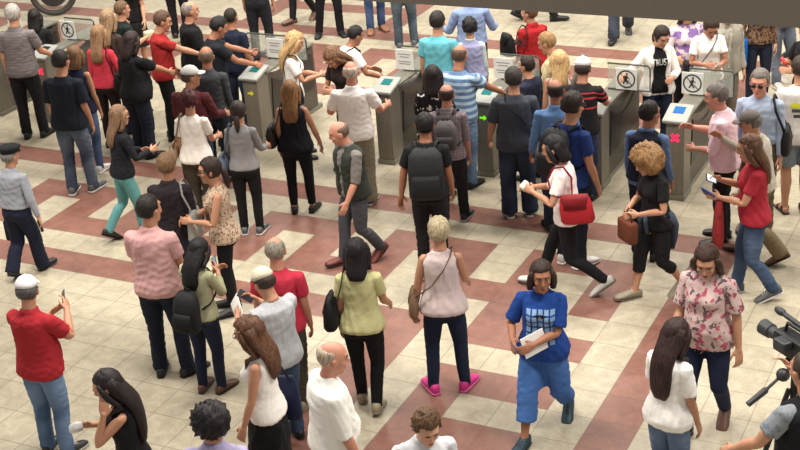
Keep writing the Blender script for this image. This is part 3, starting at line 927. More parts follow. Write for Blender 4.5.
def hair_mesh(kind):
    face = lambda V, zf=1.700, yf=.02: smoothstep(yf, yf + .03, V[:, 1]) * (1 - smoothstep(zf, zf + .02, V[:, 2]))
    def sideneck(V, z=1.60): return (1 - smoothstep(z - .02, z + .012, V[:, 2]))
    parts = []; chest_z = None; amp, fq = .002, 120
    base_c, base_r = (0, -.014, 1.662), (.084, .098, .100)
    if kind in ('short', 'crop', 'receding', 'ring', 'bald', 'messy', 'curlshort', 'pixie', 'tied', 'bun', 'pony'):
        r = {'crop': (.081, .095, .1005), 'ring': (.0805, .097, .096), 'bald': (.0775, .093, .091), 'messy': (.092, .106, .112), 'curlshort': (.097, .110, .118), 'pixie': (.090, .105, .108), 'tied': (.090, .107, .107), 'bun': (.090, .106, .107), 'short': (.088, .104, .108), 'receding': (.083, .098, .0985)}.get(kind, (.084, .100, .104))
        if kind in ('ring', 'bald'):
            top = 1.715 if kind == 'ring' else 1.69
            pull = lambda V: np.clip(np.maximum(np.maximum(face(V, 1.9, -.005), smoothstep(top - .012, top + .012, V[:, 2])), np.maximum(sideneck(V, 1.585), (np.abs(V[:, 0]) > .06) * (V[:, 2] < 1.65) * (V[:, 1] > -.03))), 0, 1)
        elif kind == 'receding':
            pull = lambda V: np.clip(np.maximum(np.maximum(face(V, 1.9, .005), smoothstep(1.735, 1.748, V[:, 2]) * (V[:, 1] > -.055)), np.maximum(sideneck(V, 1.585), (np.abs(V[:, 0]) > .06) * (V[:, 2] < 1.65) * (V[:, 1] > -.03))), 0, 1)
        else:
            low = 1.585 if kind not in ('pixie', 'tied') else 1.565
            yf_ = .045 if kind in ('tied', 'bun', 'pony') else .02; ear = -.03 if kind not in ('tied', 'bun', 'pony') else .03
            pull = lambda V: np.clip(np.maximum(face(V, 1.705, yf_), np.maximum(sideneck(V, low), ((np.abs(V[:, 0]) > .05) & (V[:, 2] < 1.655) & (V[:, 1] > ear)) * 1.0)), 0, 1)
        V, F = cap_ball(base_c, r, pull); parts.append((V, F))
        amp = {'messy': .006, 'curlshort': .010, 'pixie': .006, 'short': .003}.get(kind, .002); fq = 70 if amp > .004 else 130
        if kind == 'bun': b = MB(); b.ball((0, -.115, 1.70), (.036, .034, .034)); parts.append((np.array(b.v), b.f))
        if kind == 'tied': b = MB(); b.tube([(0, -.085, 1.62), (0, -.118, 1.60), (0, -.122, 1.54), (0, -.118, 1.48), (0, -.125, 1.40)], [.020, .030, .032, .030, .012], 12); parts.append((np.array(b.v), b.f)); chest_z = 1.47
        if kind == 'pony':
            b = MB(); b.tube([(0, -.09, 1.70), (0, -.135, 1.68), (0, -.14, 1.60), (0, -.125, 1.50), (0, -.13, 1.42)], [.022, .028, .030, .026, .010], 12); parts.append((np.array(b.v), b.f)); chest_z = 1.5
    elif kind in ('curly', 'bigcurly', 'afro'):
        R = {'curly': (.112, .118, .118), 'bigcurly': (.172, .156, .150), 'afro': (.125, .128, .120)}[kind]
        pull = lambda V: face(V, 1.71, .045)
        V, F = cap_ball((0, -.022, 1.66 if kind == 'afro' else 1.652), R, pull, 44); parts.append((V, F)); amp, fq = .011, 85
    else:
        # cap plus curtain; kind: bob, long, longwavy, verylong, mid, side
        pull = lambda V: np.clip(np.maximum(face(V, 1.705, .03), 0), 0, 1)
        r = (.090, .105, .106) if kind != 'longwavy' else (.096, .110, .110)
        V, F = cap_ball(base_c, r, pull); parts.append((V, F))
        end = {'bob': 1.50, 'mid': 1.40, 'long': 1.26, 'longwavy': 1.24, 'verylong': 1.10}[kind]
        w = {'bob': 1.0, 'mid': 1.0, 'long': 1.0, 'longwavy': 1.25, 'verylong': 1.1}[kind]
        prof = [(1.70, -.035, .080, .062), (1.64, -.040, .088, .066), (1.58, -.050, .090, .062), (1.52, -.062, .090, .058), (1.46, -.085, .092, .050), (1.40, -.108, .095, .042), (1.32, -.120, .096, .036), (1.24, -.122, .092, .032), (1.16, -.120, .084, .028), (1.08, -.118, .070, .024)]
        S = [p for p in prof if p[0] > end + .015]
        last = [float(np.interp(end, [q[0] for q in prof][::-1], [q[k] for q in prof][::-1])) for k in (1, 2, 3)]
        S.append((end, last[0], last[1] * .72, last[2] * .75))
        b = MB(); b.loft_z([(z, 0, cy, rx * w, ry * (w if z < 1.5 else 1)) for z, cy, rx, ry in S[::-1]], n=36, ex=2.2); parts.append((np.array(b.v), b.f))
        # locks in front of the ears down to the collar
        for s in (1, -1):
            zl = max(end + .04, 1.36)
            if kind == 'bob': zl = 1.52
            P = [(s * .066, .030, 1.70), (s * .084, .022, 1.65), (s * .090, .012, 1.58), (s * .090, .0, 1.52), (s * .100, -.02, 1.47), (s * .105, -.04 if zl > 1.4 else .06, 1.43), (s * .10, .075, zl)]
            if zl > 1.45: P = P[:4]
            elif w <= 1.0: P = P[:5]
            q = MB(); q.tube(P, [.018, .026, .028, .026, .026, .024, .012][:len(P)], 10); parts.append((np.array(q.v), q.f))
        amp, fq = (.009, 60) if kind == 'longwavy' else (.003, 70)
        chest_z = 1.49
    b = MB()
    for k, (V, F) in enumerate(parts):
        V = hnoise(np.array(V), amp, fq, 3 + k) if True else V
        b.add(V, F)
    normals_out(b)
    V, T, _ = tris_of(b)
    W = np.zeros((len(V), 15)); h = np.ones(len(V)) if chest_z is None else smoothstep(chest_z - .09, chest_z + .09, V[:, 2])
    W[:, BI['head']] = h; W[:, BI['chest']] = 1 - h
    return V, T, W

def cap_mesh(kind):
    b = MB()
    if kind == 'baseball' or kind == 'backcap':
        Vc, Fc = cap_ball((0, -.008, 1.672), (.089, .106, .100), lambda V: 1 - smoothstep(1.672, 1.682, V[:, 2]))
        b.add(Vc, Fc, 0)
        sg = 1 if kind == 'baseball' else -1
        # visor
        n = 14; top = []; bot = []
        V = []; 
        for k in range(n + 1):
            t = math.pi * k / n
            x, y = .078 * math.cos(t), sg * (.060 + .03 * 0)
            V.append((x, sg * (.055 + .025 * math.sin(t)), 1.694)); V.append((x * 1.0, sg * (.062 + .105 * math.sin(t) ** .7), 1.684 - .010 * math.cos(t) ** 2 + .004))
        V2 = [(a, c, d - .006) for a, c, d in V]; m_ = len(V)
        F = []
        for k in range(n):
            a = 2 * k
            F += [(a, a + 1, a + 3, a + 2), (m_ + a, m_ + a + 2, m_ + a + 3, m_ + a + 1), (a + 1, m_ + a + 1, m_ + a + 3, a + 3), (a, a + 2, m_ + a + 2, m_ + a)]
        F += [(0, m_, m_ + 1, 1), (2 * n, 2 * n + 1, m_ + 2 * n + 1, m_ + 2 * n)]
        b.add(V + V2, F, 0); b.ball((0, -.008, 1.774), (.008, .008, .005), 8, 0)
    elif kind == 'flat':
        b.loft_z([(1.690, 0, -.008, .086, .104), (1.712, 0, -.004, .092, .110)], n=30, ex=2, mi=1)
        b.loft_z([(1.712, 0, -.002, .094, .112), (1.735, 0, .002, .112, .130), (1.752, 0, .004, .114, .132), (1.768, 0, .002, .090, .108), (1.774, 0, 0, .05, .06)], n=30, ex=2, mi=0)
        b.tube([(-.07, .075, 1.692), (-.04, .118, 1.684), (0, .130, 1.682), (.04, .118, 1.684), (.07, .075, 1.692)], .010, 8, 1)
    normals_out(b); V, T, M_ = tris_of(b)
    W = np.zeros((len(V), 15)); W[:, BI['head']] = 1
    return V, T, W, M_

def glasses_mesh(dark):
    b = MB()
    for s in (1, -1):
        if dark: b.ball((s * .033, .101, 1.652), (.026, .005, .017), 14, 1)
        else:
            ring = [(s * .033 + .022 * math.cos(t), .102, 1.652 + .016 * math.sin(t)) for t in [2 * math.pi * k / 14 for k in range(15)]]
            b.tube(ring, .002, 6, 0)
        b.tube([(s * .056, .098, 1.655), (s * .078, .06, 1.657), (s * .086, 0, 1.652)], .003, 6, 0)
    b.tube([(-.010, .103, 1.655), (.010, .103, 1.655)], .003, 6, 0)
    normals_out(b); V, T, M_ = tris_of(b)
    W = np.zeros((len(V), 15)); W[:, BI['head']] = 1
    return V, T, W, M_
_H = {}
def hair(kind):
    if kind not in _H:
        _H[kind] = hair_mesh(kind)
    return _H[kind]
def headgear(kind):
    k = 'g_' + kind
    if k not in _H:
        _H[k] = glasses_mesh(kind == 'sun') if kind in ('sun', 'clear') else cap_mesh(kind)
    return _H[k]

# ---- individual build (applied in rest space to body, clothes and joints)
def shape(V, W, fem=0.0, fat=0.0, bust=1.0):
    V = V.copy(); z = V[:, 2]
    wt = W[:, 0] + W[:, 1]
    wa = {s: W[:, BI['u' + s]] + W[:, BI['f' + s]] + W[:, BI['h' + s]] for s in 'RL'}
    wl = {s: W[:, BI['t' + s]] for s in 'RL'}
    sx = np.interp(z, [.80, .90, 1.0, 1.08, 1.2, 1.3, 1.4, 1.5], [1.0, 1.04, .98, .88, .87, .88, .88, 1.0])
    sy = np.interp(z, [.80, .90, 1.0, 1.08, 1.2, 1.3, 1.4, 1.5], [1.0, 1.03, .96, .90, .90, .90, .90, 1.0])
    kx = 1 + fem * (sx - 1); ky = 1 + fem * (sy - 1)
    bell = np.interp(z, [.7, .9, 1.05, 1.25, 1.4, 1.48], [.5, .9, 1.25, .9, .5, 0])
    kx = kx * (1 + .15 * fat * bell); ky = ky * (1 + .12 * fat * bell)
    V[:, 0] = V[:, 0] * (1 + wt * (kx - 1)); V[:, 1] = V[:, 1] * (1 + wt * (ky - 1))
    front = smoothstep(-.02, .10, V[:, 1])
    if fat > 0: V[:, 1] += wt * .085 * fat * np.exp(-((z - 1.07) / .13) ** 2) * front
    if fem > 0:
        g = np.exp(-((np.abs(V[:, 0]) - .072) ** 2 + (z - 1.275) ** 2) / (2 * .048 ** 2)) * front
        V[:, 1] += fem * bust * .048 * g * wt
    sh = -.020 * fem + .012 * fat
    V[:, 0] += sh * (wa['R'] - wa['L'])
    for b, a, c, r in SEG:
        if b[0] in 'uf' or (b[0] in 'ts' and len(b) == 2):
            k = {'u': .16, 'f': .10, 't': .12, 's': .10}[b[0]] * fat - {'u': .14, 'f': .12, 't': .0, 's': .05}[b[0]] * fem
            off = np.array([sh if b[-1] == 'R' else -sh, 0, 0]) if b[0] in 'uf' else 0
            P, _ = seg_near(V, np.array(a) + off, np.array(c) + off)
            V += (V - P) * (k * W[:, BI[b]])[:, None]
    if fem > 0:   # slightly smaller hands, narrower jaw
        h = W[:, BI['head']]; V[:, 0] *= 1 - .05 * fem * h * (z < 1.62)
    return V

_IN = {}
def inside_mask(key, V, outer):
    """which vertices of V lie under the garment `outer` (rest pose)"""
    k = (key, outer)
    if k not in _IN:
        GV, GT, _ = garment(outer)
        bvh = BVHTree.FromPolygons([tuple(v) for v in GV], [tuple(int(i) for i in t) for t in GT])
        m_ = np.zeros(len(V))
        lo, hi = GV.min(0), GV.max(0)
        for i, v in enumerate(V):
            if (v < lo - .01).any() or (v > hi + .01).any(): continue
            co, n, _, d = bvh.find_nearest(Vector(v))
            out = 0
            for dr in ((1, .13, .07), (-.21, 1, .11), (.09, -1, .17)):
                o_ = Vector(v); c_ = 0; dv = Vector(dr).normalized()
                for _k in range(12):
                    h = bvh.ray_cast(o_, dv)
                    if h[0] is None: break
                    c_ += 1; o_ = h[0] + dv * 1e-5
                out += (c_ % 2 == 0)
            m_[i] = 1.0 if out < 2 else max(0, 1 - d / .014)
        # keep the skin at the openings: fade within 2 cm of the hem
        _IN[k] = m_
    return _IN[k]

def axis_point(V):
    """nearest point of the limb or trunk axis"""
    best = np.full(len(V), 1e9); Q = V.copy()
    segs = [((0, 0, .86), (0, -.01, 1.42), .15), (SH, ELR, .05), (ELR, WRR, .04), (HIP, KN, .08), (KN, AN, .055)]
    segs += [(mir(np.array(a)), mir(np.array(c)), r) for a, c, r in segs[1:]]
    for a, c, r in segs:
        P, d = seg_near(V, a, c); d = d / r
        u = d < best; best[u] = d[u]; Q[u] = P[u]
    return Q

def tuck(V, masks, amt=.026):
    """draw covered places inwards so that the layer above stays on top"""
    if not masks: return V
    m_ = np.max(masks, axis=0)[:, None]
    Q = axis_point(V); d = Q - V; L = np.linalg.norm(d, axis=1, keepdims=True) + 1e-6
    return V + d / L * np.minimum(amt, L * .42) * m_

def frame(a, n):
    a = a / np.linalg.norm(a); n = n - a * (n @ a); n = n / np.linalg.norm(n)
    return np.column_stack([a, n, np.cross(a, n)])
def rx(t): c, s = math.cos(t), math.sin(t); return np.array([[1, 0, 0], [0, c, -s], [0, s, c]])
def ry(t): c, s = math.cos(t), math.sin(t); return np.array([[c, 0, s], [0, 1, 0], [-s, 0, c]])
def rz(t): c, s = math.cos(t), math.sin(t); return np.array([[c, -s, 0], [s, c, 0], [0, 0, 1]])
R_ = math.radians

def ik(a, t, l1, l2, pole):
    d = t - a; D = np.linalg.norm(d); mx = (l1 + l2) * .999
    if D > mx: d = d / D * mx; D = mx; t = a + d
    D = max(D, abs(l1 - l2) + .02)
    u = d / np.linalg.norm(d); x = (l1 * l1 - l2 * l2 + D * D) / (2 * D); h = math.sqrt(max(l1 * l1 - x * x, 0))
    p = pole - u * (pole @ u); p /= np.linalg.norm(p)
    return a + u * x + p * h, a + u * D

def solve_pose(P, fem, fat):
    """15 bone transforms (R, t): v' = R v + t"""
    J = {k: v for k, v in dict(SH=SH, EL=ELR, WR=WRR).items()}
    shx = -.020 * fem + .012 * fat
    T = {}
    lean, twist, side = R_(P.get('lean', 2)), R_(P.get('twist', 0)), R_(P.get('side', 0))
    # feet
    feet = {}
    for s, sg in (('R', 1), ('L', -1)):
        x, y, lift, yaw, pit = P.get('foot' + s, (.10, 0, 0, 8, 0))
        feet[s] = (np.array([sg * x, y, .085 + lift]), R_(-sg * yaw if True else yaw), R_(pit))
    l1, l2 = np.linalg.norm(HIP - KN), np.linalg.norm(KN - AN)
    px, py = P.get('pel', (0, None))
    if py is None: py = (feet['R'][0][1] + feet['L'][0][1]) / 2 * .9 + .0
    tilt = R_(P.get('ptilt', 0)) + lean * .25
    Rp = rz(twist * .3) @ rx(-tilt)
    piv = np.array([0, 0, .92])
    drop = 0
    for s, sg in (('R', 1), ('L', -1)):
        hip0 = Rp @ ((HIP if sg > 0 else mir(HIP)) - piv) + piv + np.array([px, py, 0])
        d = feet[s][0] - hip0; hz = math.hypot(d[0], d[1]); L = (l1 + l2) * .997
        need = feet[s][0][2] + math.sqrt(max(L * L - hz * hz, .01))
        drop = max(drop, hip0[2] - need)
    drop += P.get('crouch', 0)
    tp = piv - Rp @ piv + np.array([px, py, -drop])
    T['pelvis'] = (Rp, tp)
    pc = np.array([0, -.005, 1.04])
    Rc = Rp @ rz(twist * .7) @ rx(-(lean * .75)) @ ry(side)
    tc = Rp @ pc + tp - Rc @ pc; T['chest'] = (Rc, tc)
    ph = np.array([0, -.012, 1.475])
    Rh = Rc @ rz(R_(P.get('hyaw', 0))) @ rx(R_(-P.get('hdown', 5)) + lean * .6) @ ry(R_(P.get('hroll', 0)))
    kh = P.get('hk', 1.11); c0 = np.array([0, -.008, 1.50])
    th = Rc @ ph + tc - Rh @ ph
    T['head'] = (Rh * kh, Rh @ ((1 - kh) * c0 + np.array([0, .012, -.030])) + th)
    for s, sg in (('R', 1), ('L', -1)):
        M_ = (lambda p: p.copy()) if sg > 0 else mir
        off = np.array([sg * shx, 0, 0])
        # arm
        a0 = M_(SH) + off; d0 = M_(D0R)
        A = Rc @ a0 + tc
        spec = P.get('arm' + s, ('dn', 4, 7, 14))
        if spec[0] == 'dn':      # forward swing, outward angle, elbow bend
            sw, ab, be = (R_(v) for v in spec[1:4])
            u = rx(sw) @ (ry(-sg * ab) @ np.array([0, 0, -1.])); u = Rc @ u
            bend = rx(sw + be) @ (ry(-sg * ab * .6) @ np.array([0, 0, -1.])); v = Rc @ bend
            if lean > .2:
                u = u * .5 + np.array([0, 0, -1.]) * .5; u /= np.linalg.norm(u)
                v = v * .4 + np.array([0, .1, -.9]) * .6; v /= np.linalg.norm(v)
            E = A + u * UA; Wp = E + v * FA
        else:                    # ('to', (x,y,z) in standing figure space[, pole])
            t = np.array(spec[1], float)
            pole = np.array(spec[2], float) if len(spec) > 2 else np.array([sg * .55, -.25, -1.0])
            E, Wp = ik(A, t, UA, FA, pole)
            u = (E - A) / UA; v = (Wp - E); v /= np.linalg.norm(v)
        n0 = np.cross(d0, np.array([0, 1., 0]))
        n = np.cross(u, v)
        if np.linalg.norm(n) < .12: n = np.cross(u, Rc @ np.array([0, 1., 0.05]))
        F0 = frame(d0, n0)
        Ru = frame(u, n) @ F0.T; Rf = frame(v, n) @ F0.T
        T['u' + s] = (Ru, A - Ru @ a0)
        e0 = a0 + d0 * UA; T['f' + s] = (Rf, E - Rf @ e0)
        hd = P.get('hand' + s, None); Rh2 = Rf
        if hd is not None:       # direction of the fingers and palm normal-ish twist
            hv = np.array(hd, float); hv /= np.linalg.norm(hv); nn = n if abs(hv @ (n / np.linalg.norm(n))) < .9 else np.array([0, 0, 1.])
            Rh2 = frame(hv, nn) @ F0.T
        w0 = a0 + d0 * (UA + FA); T['h' + s] = (Rh2, Wp - Rh2 @ w0)
        P['_wr' + s] = Wp; P['_hd' + s] = Rh2 @ d0; P['_palm' + s] = -(Rh2 @ (M_(np.array([.766, 0, .643]))))
        P['_sh' + s] = A
        # leg
        h0 = M_(HIP); k0 = M_(KN); n0_ = M_(AN)
        Hh = Rp @ h0 + tp; ft, fy, fp = feet[s]
        K, An = ik(Hh, ft, l1, l2, np.array([sg * .12 - math.sin(fy) * .5, 1.0, 0.15]))
        x0 = np.array([1., 0, 0])
        kn = np.array([math.cos(fy), math.sin(fy), 0])
        Rt = frame(K - Hh, kn) @ frame(k0 - h0, x0).T
        Rs = frame(An - K, kn) @ frame(n0_ - k0, x0).T
        T['t' + s] = (Rt, Hh - Rt @ h0); T['s' + s] = (Rs, K - Rs @ k0)
        Ro = rz(fy) @ rx(fp)
        T['o' + s] = (Ro, An - Ro @ n0_)
    return T

def skin_verts(V, W, T):
    out = np.zeros_like(V)
    for i, b in enumerate(BONES):
        w_ = W[:, i:i + 1]
        if w_.max() < 1e-4: continue
        R, t = T[b]
        out += w_ * (V @ R.T + t)
    return out
# ------------------------------------------------------------------ putting a person together
def arr_rest(V, W, ctx):
    return skin_verts(shape(V, W, ctx['fem'], ctx['fat'], ctx['bust']), W, ctx['T']) * ctx['s']

def child(name, V, T, mats, midx, rest, parent, label=None):
    me = tri_mesh(V, T, mats, midx, rest)
    o = bpy.data.objects.new(name, me); COL.objects.link(o); o.parent = parent
    if label: o['label'] = label
    return o

SKIN = {'fair': (200, 154, 128), 'light': (188, 138, 110), 'tan': (164, 112, 86), 'brown': (146, 98, 74), 'dark': (98, 66, 50), 'pink': (196, 138, 116)}
EYEW = plain('eye_white', (158, 148, 140), 0.5); EYED = plain('eye_iris', (40, 28, 22), 0.2)
PEOPLE = []

def bone_w(V, b):
    W = np.zeros((len(V), 15)); W[:, BI[b]] = 1; return W

def top_item(ctx, name, label, cat, parts, group=None):
    """a thing carried by a person: own top-level object, parts = [(part_name, MB, mat, bone or weights)], rest space"""
    out = []
    for pn, mb, mat, bone in parts:
        normals_out(mb); V, T, M_ = tris_of(mb)
        if bone == 'soft':
            W = weights(V, ('chest', 'pelvis')); P = arr_rest(V, W, ctx)
        elif bone == 'local':
            W = None; P = V * 1.0
        else:
            W = bone_w(V, bone); R, t = ctx['T'][bone]
            P = (V @ R.T + t) * ctx['s']
        P = P @ ctx['Rz'].T + np.array([ctx['F'][0], ctx['F'][1], 0])
        out.append((pn, P, T, mat, V))
    allP = np.vstack([o[1] for o in out]); c = allP.mean(0); c[2] = max(allP[:, 2].min(), 0)
    if len(out) == 1:
        pn, P, T, mat, V = out[0]
        me = tri_mesh(P - c, T, [mat], None, V)
        r = bpy.data.objects.new(name, me); COL.objects.link(r); r.location = tuple(c)
    else:
        r = empty(name, c)
        for pn, P, T, mat, V in out: child(pn, P - c, T, [mat], None, V, r)
    tag(r, label, cat, group)
    return r

def bag_body(c, d, bev=.03):
    b = MB(); b.box(c, d, bev=bev); return b

def it_backpack(ctx, label, col, col2=None, w=.30, h=.44, d=.17, z=1.235, roll=False):
    mt = cloth(col, rough=.7); m2 = cloth(col2 or tuple(max(0, int(c * .7)) for c in col), rough=.7)
    y = -.125 - .02 - d / 2 - .03 * max(0, ctx['fat'])
    body = MB(); body.loft_z([(z - h / 2, 0, y, w * .44, d * .42), (z - h / 2 + .04, 0, y, w * .5, d * .5), (z + .05, 0, y, w * .5, d * .52), (z + h / 2 - .07, 0, y + .01, w * .46, d * .46), (z + h / 2, 0, y + .03, w * .30, d * .26)], n=28, ex=3.5)
    pk = MB(); pk.loft_z([(z - h * .42, 0, y - d * .5 - .012, w * .36, .03), (z - h * .38, 0, y - d * .5 - .016, w * .40, .042), (z - .03, 0, y - d * .5 - .012, w * .39, .036), (z + .01, 0, y - d * .5, w * .36, .02)], n=24, ex=3.5)
    parts = [('main_compartment', body, mt, 'chest'), ('front_pocket', pk, m2, 'chest')]
    for sg in (1, -1):
        st = MB(); st.tube([(sg * .085, -.13, 1.43), (sg * .105, -.06, 1.472), (sg * .118, .03, 1.452), (sg * .122, .105, 1.36), (sg * .135, .135, 1.25), (sg * .165, .09, 1.14), (sg * .165, -.04, 1.08), (sg * .13, -.14, 1.06)], .020, 8, flat=.4)
        parts.append(('strap', st, m2, 'soft'))
    hd = MB(); hd.tube([(-.03, y + .05, z + h / 2 - .01), (-.025, y + .045, z + h / 2 + .03), (.025, y + .045, z + h / 2 + .03), (.03, y + .05, z + h / 2 - .01)], .007, 6)
    parts.append(('grab_handle', hd, m2, 'chest'))
    return top_item(ctx, 'backpack', label, 'backpack', parts, 'backpacks worn in the crowd')

def it_shoulder(ctx, label, col, side='L', size=(.12, .30, .26), z=1.0, y=-.02, cross=False, name='shoulder_bag', mat=None, x=.26):
    sg = 1 if side == 'R' else -1
    x = x + .04 * max(0, ctx['fat'])
    mt = mat or cloth(col, rough=.6)
    md = cloth(tuple(max(0, int(c * .75)) for c in col), rough=.6)
    b = MB(); w, l, h = size
    b.loft_z([(z - h / 2, sg * x, y, w * .42, l * .46), (z - h * .4, sg * x, y, w * .52, l * .52), (z + h * .15, sg * x, y, w * .46, l * .50), (z + h * .42, sg * x, y, w * .26, l * .44), (z + h / 2, sg * x, y, w * .14, l * .40)], n=26, ex=3)
    fl = MB(); fl.loft_z([(z + .02, sg * (x + w * .20), y, w * .34, l * .40), (z + h * .42, sg * (x + w * .04), y, w * .28, l * .43), (z + h / 2 + .008, sg * x, y, w * .16, l * .41)], n=22, ex=3)
    st = MB(); zt = z + h / 2 - .03; so = 1.0 if not cross else -1.0
    if not cross:
        P = [(sg * (x - .01), y + l * .36, zt), (sg * .225, .10, 1.20), (sg * .165, .125, 1.36), (sg * .135, .05, 1.466), (sg * .130, -.05, 1.470), (sg * .16, -.125, 1.36), (sg * .215, -.11, 1.20), (sg * (x - .01), y - l * .36, zt)]
    else:
        P = [(sg * (x - .02), y + l * .36, zt), (sg * .12, .155, 1.15), (0, .155, 1.30), (-sg * .09, .10, 1.42), (-sg * .11, .0, 1.475), (-sg * .10, -.09, 1.43), (-sg * .02, -.135, 1.30), (sg * .11, -.13, 1.15), (sg * (x - .02), y - l * .36, zt)]
    st.tube(P, .013, 8, flat=.5)
    return top_item(ctx, name, label, 'bag', [('bag_body', b, mt, 'chest'), ('flap', fl, md, 'chest'), ('strap', st, md, 'soft')], 'handbags and shoulder bags in the crowd')

def hand_frame(ctx, s):
    P = ctx['P']; w, d, n = P['_wr' + s], P['_hd' + s], P['_palm' + s]
    n = n - d * (n @ d); n /= np.linalg.norm(n)
    return w, d, n, np.cross(d, n)

def place_local(ctx, mb, R, c):
    V = np.array(mb.v) @ np.array(R).T
    mb.v = [tuple(p) for p in (V + c) * ctx['s']]
    return mb

def it_phone(ctx, label, side='R', col=(26, 26, 30), lit=False, size=(.075, .15, .010), name='smartphone', cat='phone', off=.105, up=True, screen=None):
    w, d, n, b_ = hand_frame(ctx, side)
    c = w + d * off + n * .022
    # long side across the palm, screen towards the face
    head = ctx['T']['head'][0] @ np.array([0, .08, 1.65]) + ctx['T']['head'][1]
    to = head - c; to /= np.linalg.norm(to)
    if up: zc = to * .8 + n * .5; zc /= np.linalg.norm(zc)
    else: zc = n
    yc = d - zc * (d @ zc)
    if np.linalg.norm(yc) < .2: yc = np.array([0, 0, 1.]) - zc * zc[2]
    yc /= np.linalg.norm(yc)
    R = np.column_stack([np.cross(yc, zc), yc, zc])
    k = MB(); k.box((0, .02, 0), size, bev=min(size) * .3); place_local(ctx, k, R, c)
    parts = [('casing', k, plain('device_casing', col, 0.35), 'local')]
    if screen is not None:
        q = MB(); q.box((0, .02, size[2] / 2 + .0008), (size[0] * .88, size[1] * .88, .002)); place_local(ctx, q, R, c)
        parts.append(('screen', q, plain('phone_screen', screen, 0.15, emit=1.2 if lit else 0.0), 'local'))
    return top_item(ctx, name, label, cat, parts, None)

def it_hand_mesh(ctx, name, label, cat, parts, side='R', off=.09, drop=0.0, upright=True, group=None, nn=.02):
    """parts modelled around the grip (origin), z up, y = figure's front"""
    w, d, n, b_ = hand_frame(ctx, side)
    c = w + d * off + n * nn + np.array([0, 0, -drop])
    R = np.eye(3)
    if not upright: R = np.column_stack([b_, d, n])
    out = []
    for pn, mb, mat in parts:
        place_local(ctx, mb, R, c); out.append((pn, mb, mat, 'local'))
    return top_item(ctx, name, label, cat, out, group)

def decal(ctx, name, polys, mat, garment_VW, front=True, parent=None, off=.004, subdiv=.02):
    """print on cloth: polygons in (x, z) of the rest pose laid onto the garment"""
    V, T, W = garment_VW
    bvh = BVHTree.FromPolygons([tuple(v) for v in V], [tuple(int(i) for i in t) for t in T])
    bm = bmesh.new()
    for poly in polys:
        bm.faces.new([bm.verts.new((x, 0, z)) for x, z in poly])
    bmesh.ops.triangulate(bm, faces=bm.faces[:])
    for _ in range(3):
        ed = [e for e in bm.edges if e.calc_length() > subdiv]
        if not ed: break
        bmesh.ops.subdivide_edges(bm, edges=ed, cuts=1)
    bmesh.ops.triangulate(bm, faces=bm.faces[:])
    bm.verts.index_update()
    sg = 1 if front else -1
    Q = []
    for v in bm.verts:
        h = bvh.ray_cast(Vector((v.co.x, sg * .6, v.co.z)), Vector((0, -sg, 0)))
        y = h[0].y if h[0] is not None else sg * .1
        Q.append((v.co.x, y + sg * off, v.co.z))
    Tt = [tuple(v.index for v in f.verts) for f in bm.faces]; bm.free()
    if sg < 0: Tt = [t[::-1] for t in Tt]
    Q = np.array(Q); Tt = np.array(Tt)
    Wq = weights(Q, UPPER)
    P = arr_rest(Q, Wq, ctx)
    return child(name, P, Tt, [mat], None, Q, parent)

